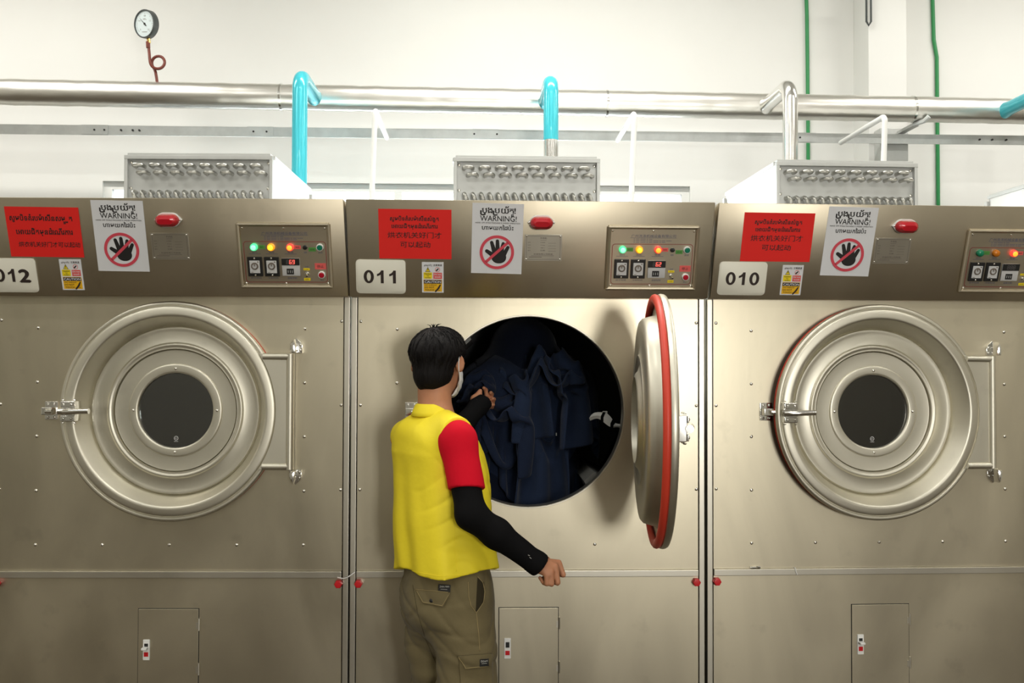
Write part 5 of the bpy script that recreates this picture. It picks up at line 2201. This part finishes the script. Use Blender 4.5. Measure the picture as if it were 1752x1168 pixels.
cloth_patch(bvt, [(785, 1124), (842, 1121), (846, 1215), (792, 1215)], (14, 14), 0.004, 0.003, KHAKI, 'cargo_pocket', trousers)
cloth_line(bvt, [(785.5, 1123.5), (797, 1142.5), (842, 1137.5)], 0.0125, 0.0009, STITCH, 'stitching', trousers)
cloth_patch(bvt, [(820, 1127), (835, 1125.5), (835, 1138), (820, 1139.5)], (6, 5), 0.0118, 0.002, LABELB, 'woven_label', trousers)
cloth_text(bvt, 'DENIM', 827.5, 1131.8, 11, 4.6, 0.0148, LABELW, 'label_lettering', trousers)
cloth_line(bvt, [(823, 1134.5), (833, 1134)], 0.0148, 0.0006, LABELW, 'label_lettering', trousers)
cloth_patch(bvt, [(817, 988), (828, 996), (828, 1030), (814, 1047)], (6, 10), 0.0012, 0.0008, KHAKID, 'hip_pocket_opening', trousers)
cloth_line(bvt, [(817, 986), (826, 996), (829.5, 1012), (827, 1030), (815, 1048), (806, 1036), (802, 1020), (801, 992)], 0.002, 0.0011, STITCH, 'stitching', trousers)
cloth_line(bvt, [(815, 1048), (819, 1085), (821, 1117)], 0.001, 0.0011, STITCH, 'stitching', trousers)
cloth_line(bvt, [(711, 1008), (738, 1010), (771, 1013.5)], 0.0055, 0.0011, STITCH, 'stitching', trousers)
cloth_line(bvt, [(706, 1000), (715, 1050), (728, 1092), (748, 1140)], 0.0004, 0.0006, KHAKID, 'seam', trousers)
bva = bvh_of(SLR)
cloth_line(bva, [(903.5, 949), (906.5, 950.5)], 0.001, 0.0008, LABELW, 'sleeve_mark', SLR)
cloth_line(bva, [(906, 953), (909.5, 955.5)], 0.001, 0.0008, LABELW, 'sleeve_mark', SLR)
bvv = bvh_of(vest)
cloth_line(bvv, [(686, 971), (715, 979), (750, 985), (790, 984), (820, 979), (848, 969)], 0.0002, 0.0007, VESTM, 'hem_stitching', vest, 10)
cloth_line(bvv, [(775, 880), (778, 920), (781, 984)], 0.0002, 0.0007, VESTM, 'side_seam', vest, 10)
# ------------------------------------------------------------------ laundry in the open drum
def navy(name, c, r=0.9):
    return mat(name, c, r, bump=0.25, bscale=260, sheen=0.08, spec=0.1, var=0.10, vscale=7)


NAVY = [navy('navy_fleece', (0.012, 0.019, 0.042, 1)), navy('dark_navy_fleece', (0.006, 0.009, 0.020, 1)), navy('blue_navy_fleece', (0.016, 0.026, 0.056, 1))]
LUMPS = [((0.33, 0.42, 1.47), 0.15), ((0.06, 0.42, 1.45), 0.165), ((0.24, 0.44, 1.17), 0.17), ((0.00, 0.42, 1.18), 0.165), ((0.18, 0.50, 1.66), 0.12)]


def drop(centre, w, l, nx, ny, turn=0.0, tilt=0.0, grow=0.012, steps=150, seed=0, pins=(), P0=None):
    """a sheet let fall over the heap so that it drapes and folds; pins hold single points where a hand has it"""
    rng = np.random.RandomState(seed)
    u = np.linspace(-0.5, 0.5, nx)[:, None] * np.ones((1, ny))
    v = np.linspace(-0.5, 0.5, ny)[None, :] * np.ones((nx, 1))
    sq = 0.80
    x, y = u * w * sq, v * l * sq
    ct, st_ = math.cos(turn), math.sin(turn)
    P = np.stack([centre[0] + x * ct - y * st_, centre[1] + (x * st_ + y * ct) * math.cos(tilt), centre[2] + (x * st_ + y * ct) * math.sin(tilt)], -1)
    P[..., 2] += 0.02 * np.sin(u * 19 + seed) * np.cos(v * 15 + 2 * seed)
    P += rng.normal(0, 0.002, P.shape)
    if P0 is not None:
        P = P0 + rng.normal(0, 0.002, P.shape)
    V = np.zeros_like(P)
    dx, dy = w / (nx - 1), l / (ny - 1)
    dg_ = math.hypot(dx, dy)
    cons = []
    for (a, b_, L, w_) in ((1, 0, dx, 1.0), (0, 1, dy, 1.0), (1, 1, dg_, 0.5), (1, -1, dg_, 0.5), (2, 0, 2 * dx, 0.22), (0, 2, 2 * dy, 0.22), (4, 0, 4 * dx, 0.06), (0, 4, 4 * dy, 0.06)):
        xs0, xs1 = slice(0, nx - a), slice(a, nx)
        if b_ >= 0:
            y0, y1 = slice(0, ny - b_), slice(b_, ny)
        else:
            y0, y1 = slice(-b_, ny), slice(0, ny + b_)
        cons.append(((xs0, y0), (xs1, y1), L, w_))
    dt = 1 / 60
    held = np.zeros(P.shape[:2] + (1,), bool)
    for st in range(steps):
        V *= 0.96
        V[:, :, 2] -= 9.8 * dt
        Q = P + V * dt
        for it in range(9):
            for A, B_, L, w_ in cons:
                a, b2 = Q[A], Q[B_]
                e = b2 - a
                ln = np.sqrt((e ** 2).sum(-1, keepdims=True)) + 1e-9
                dlt = (0.25 * w_ * (ln - L) / ln) * e
                Q[A] += dlt
                Q[B_] -= dlt
            for (i, j, p) in pins:
                Q[i, j] = p
        touch = np.zeros(Q.shape[:2] + (1,), bool)
        now = np.zeros_like(touch)
        for c, r in LUMPS:
            rr = r + grow
            e = Q - np.array(c)
            ln = np.sqrt((e ** 2).sum(-1, keepdims=True)) + 1e-9
            hit = ln < rr
            touch |= hit
            nz = e[..., 2:3] / ln
            Q = np.where(hit, np.array(c) + e / ln * rr, Q)
            stick = hit & (nz > 0.10)
            Q = np.where(stick & held, P, Q)
            now |= stick
        held = now.copy()
        e = np.stack([Q[..., 0] - 0.18, Q[..., 2] - DZ], -1)
        ln = np.sqrt((e ** 2).sum(-1)) + 1e-9
        lim = np.where(Q[..., 1] < 0.085, 0.330, 0.470 - grow)
        sc_ = np.where(ln > lim, lim / ln, 1)
        touch |= (ln > lim)[..., None]
        Q[..., 0] = 0.18 + e[..., 0] * sc_
        Q[..., 2] = DZ + e[..., 1] * sc_
        Q[..., 1] = np.clip(Q[..., 1], 0.05 + grow, 0.90)
        V = (Q - P) / dt
        V = np.where(touch, V * 0.45, V)
        sp = np.sqrt((V ** 2).sum(-1, keepdims=True))
        V *= np.minimum(1, 2.0 / np.maximum(sp, 1e-9))
        P = Q
    return P


def sheet(P, m, th=0.005):
    nx, ny = P.shape[:2]
    me = bpy.data.meshes.new('m')
    vs = P.reshape(-1, 3).tolist()
    fs = [(i * ny + j, (i + 1) * ny + j, (i + 1) * ny + j + 1, i * ny + j + 1) for i in range(nx - 1) for j in range(ny - 1)]
    me.from_pydata(vs, [], fs)
    me.polygons.foreach_set('use_smooth', [True] * len(fs))
    me.materials.append(m)
    return me


def garment(P, m, label, tagpos=None):
    base = P.reshape(-1, 3).mean(0)
    me = sheet(P - base, m)
    o = put('garment', me)
    o.location = base
    a = o.modifiers.new('thick', 'SOLIDIFY')
    a.thickness = 0.007
    a.offset = 0
    a = o.modifiers.new('soft', 'SUBSURF')
    a.levels = a.render_levels = 1
    tag(o, label, 'clothing', 'navy garments in the open drum')
    if tagpos:
        i, j = tagpos
        p = Vector(P[i, j] - base)
        b = MB()
        b.box(p.x - 0.002, p.x + 0.0025, p.y - 0.012, p.y - 0.010, p.z - 0.008, p.z + 0.004)
        put('care_tag', b.mesh(MASKM, 0), o)
    return o


# the heap at the back: bundled garments
for k, (c, r) in enumerate(LUMPS):
    G = Field(Vector(c) - Vector((r, r, r)) * 1.3, Vector(c) + Vector((r, r, r)) * 1.3, 0.007)
    G.ell(Vector(c), (Vector((1, 0, 0)), Vector((0, 1, 0)), UPZ), (r * 0.96, r * 0.96, r * 0.96), 0.01)
    X, Y, Z = G.full()
    G.F = G.F + 0.006 + 0.030 * np.abs(fbm(X, Y, Z, 24, k * 1.3)) + 0.012 * np.abs(fbm(X, Y, Z, 52, k + 0.4))
    me = G.mesh(NAVY[k % 2])
    me.transform(T(*(-Vector(c))))
    o = put('garment', me)
    o.location = c
    tag(o, ['bundled navy garment at the right of the heap, behind the hanging sleeve', 'bundled navy garment behind the reaching hand', 'bundled navy garment low in the middle of the drum', 'bundled navy garment low at the left of the drum, behind the worker', 'bundled dark garment at the top of the heap'][k], 'clothing', 'navy garments in the open drum')

garment(drop((0.18, 0.36, 1.43), 0.62, 0.60, 52, 50, 0.3, 0.0, 0.010, seed=4), NAVY[2], 'navy garment spread low over the middle of the heap, behind the hanging panel', (30, 6))
garment(drop((0.02, 0.34, 1.42), 0.52, 0.50, 44, 42, -0.5, 0.0, 0.018, seed=5), NAVY[1], 'dark navy garment hanging at the lower left, beside the vest')
garment(drop((0.34, 0.34, 1.72), 0.56, 0.52, 48, 44, 0.7, 0.0, 0.012, seed=2), NAVY[2], 'navy hooded top draped over the top right of the heap', (12, 10))
garment(drop((0.02, 0.30, 1.68), 0.56, 0.56, 48, 48, -0.35, 0.0, 0.020, seed=3), NAVY[0], 'navy garment bunched over the heap beside the worker\'s mask')
garment(drop((0.17, 0.42, 1.84), 0.46, 0.46, 40, 40, 0.2, 0.0, 0.026, seed=6), NAVY[1], 'dark navy garment crumpled at the very top of the opening')
garment(drop((0.06, 0.24, 1.56), 0.50, 0.40, 44, 36, 0.5, 0.0, 0.034, seed=7, pins=((6, 6, (-0.005, 0.185, 1.462)), (7, 6, (0.004, 0.185, 1.464)))), NAVY[0], 'navy garment gripped by the hand, its front hanging in folds', (30, 6))


# long strips of cloth (sleeves, hems) pulled over the heap: they bunch across their width and hang between the points that hold them
def strip(pts, hold, w, label, m, seed, squeeze=0.55, wdir=(0.0, 0.75, 0.65), slack=1.06, nx=16):
    pts = [Vector(p) for p in pts]
    for _ in range(3):
        n = [pts[0]]
        for u, w_ in zip(pts, pts[1:]):
            n += [u * 0.75 + w_ * 0.25, u * 0.25 + w_ * 0.75]
        pts = n + [pts[-1]]
    acc = [0.0]
    for u, w_ in zip(pts, pts[1:]):
        acc.append(acc[-1] + (w_ - u).length)
    L = acc[-1]
    ny = int(L / 0.0125) + 2
    C = np.array([[np.interp(t * L, acc, [p[k] for p in pts]) for k in range(3)] for t in np.linspace(0, 1, ny)])
    tan = np.gradient(C, axis=0)
    tan /= np.linalg.norm(tan, axis=1, keepdims=True)
    wd = np.array(wdir, float)[None, :] - tan * (tan @ np.array(wdir, float))[:, None]
    wd /= np.linalg.norm(wd, axis=1, keepdims=True) + 1e-9
    nn = np.cross(tan, wd)
    u = np.linspace(-0.5, 0.5, nx)
    P0 = C[None] + wd[None] * (u * w * squeeze)[:, None, None]
    P0 = P0 + nn[None] * (0.020 * np.sin(u * 2 * PI * 1.4 + seed)[:, None, None] * np.cos(np.linspace(0, 5, ny) + seed)[None, :, None])
    pins = []
    for h in hold:
        jj = min(ny - 1, int(h * (ny - 1)))
        for ii in (2, nx // 2, nx - 3):
            pins.append((ii, jj, P0[ii, jj].copy()))
    return garment(drop((0, 0, 0), w, L * slack, nx, ny, grow=0.030, steps=70, seed=seed, pins=pins, P0=P0), m, label)


strip([(0.08, 0.27, 1.56), (0.17, 0.215, 1.655), (0.29, 0.205, 1.68), (0.37, 0.21, 1.64), (0.40, 0.21, 1.56)], (0.05, 0.5, 0.9), 0.20, 'long navy sleeve arching over the upper right of the heap', NAVY[2], 1)
strip([(0.29, 0.24, 1.66), (0.345, 0.20, 1.62), (0.385, 0.20, 1.52), (0.37, 0.215, 1.43), (0.42, 0.22, 1.37)], (0.0, 0.25, 0.55), 0.26, 'wide navy flap hanging at the right of the heap, next to the white collar', NAVY[2], 2, squeeze=0.5, wdir=(0.9, 0.35, 0.1))
strip([(0.03, 0.215, 1.455), (0.10, 0.195, 1.485), (0.165, 0.185, 1.47), (0.205, 0.20, 1.40), (0.20, 0.205, 1.32), (0.23, 0.21, 1.26)], (0.0, 0.3, 0.55), 0.24, 'navy sleeve running right from the hand and turning down', NAVY[0], 3, squeeze=0.45)
strip([(0.165, 0.22, 1.60), (0.20, 0.19, 1.55), (0.215, 0.19, 1.47), (0.20, 0.20, 1.38)], (0.05, 0.35), 0.24, 'folded navy cloth hanging in the middle, under the arching sleeve', NAVY[2], 4, squeeze=0.5, wdir=(0.9, 0.35, 0.0))
strip([(-0.09, 0.27, 1.48), (-0.05, 0.24, 1.54), (0.005, 0.225, 1.575), (0.045, 0.225, 1.555), (0.04, 0.235, 1.51), (0.00, 0.24, 1.505)], (0.0, 0.35, 0.6, 0.85), 0.15, 'navy sleeve curled in a loop just above the reaching hand', NAVY[0], 5, squeeze=0.6)
strip([(0.22, 0.25, 1.36), (0.24, 0.205, 1.32), (0.26, 0.20, 1.20), (0.25, 0.215, 1.09)], (0.05, 0.35), 0.34, 'broad navy panel hanging low in the middle of the opening', NAVY[2], 6, squeeze=0.62, wdir=(0.95, 0.2, 0.0), nx=22)

# white and black collar lying at the right of the drum
def collar_row(b, t, grow):
    x = 0.418 + 0.150 * t
    z = 1.368 + 0.036 * math.sin(PI * min(1, 0.10 + t * 1.25)) - 0.010 * t
    y = 0.215 - 0.02 * math.sin(PI * t)
    wv = (0.006 + 0.011 * math.sin(PI * min(1, t * 1.1)) + 0.003 * math.sin(14 * t)) * grow
    g = 0.0015 if grow > 1 else 0
    return [b.v((x, y - 0.004 - g, z - wv)), b.v((x, y - 0.010 - g, z)), b.v((x + 0.010, y - g, z + wv)), b.v((x + 0.008, y + 0.012, z))]


def collar_mesh(t0, t1, n, grow, m):
    b = MB()
    rows = [collar_row(b, t0 + (t1 - t0) * i / n, grow) for i in range(n + 1)]
    for r0, r1 in zip(rows, rows[1:]):
        for k in range(4):
            b.face([r0[k], r0[(k + 1) % 4], r1[(k + 1) % 4], r1[k]])
    b.face(rows[0])
    b.face(rows[-1][::-1])
    return b.mesh(m, 50)


o = put('collared_garment', collar_mesh(0, 1, 20, 1.0, MASKM))
tag(o, 'white cloth collar with black bands at the right side of the drum opening', 'clothing')
put('black_band', collar_mesh(0.40, 0.47, 3, 1.12, SLEEVE), o)
put('black_band', collar_mesh(0.66, 0.74, 3, 1.12, SLEEVE), o)
b = MB()
b.box(0.487, 0.507, 0.200, 0.206, 1.396, 1.418, 0.002)
put('white_tab', b.mesh(MASKM), o)
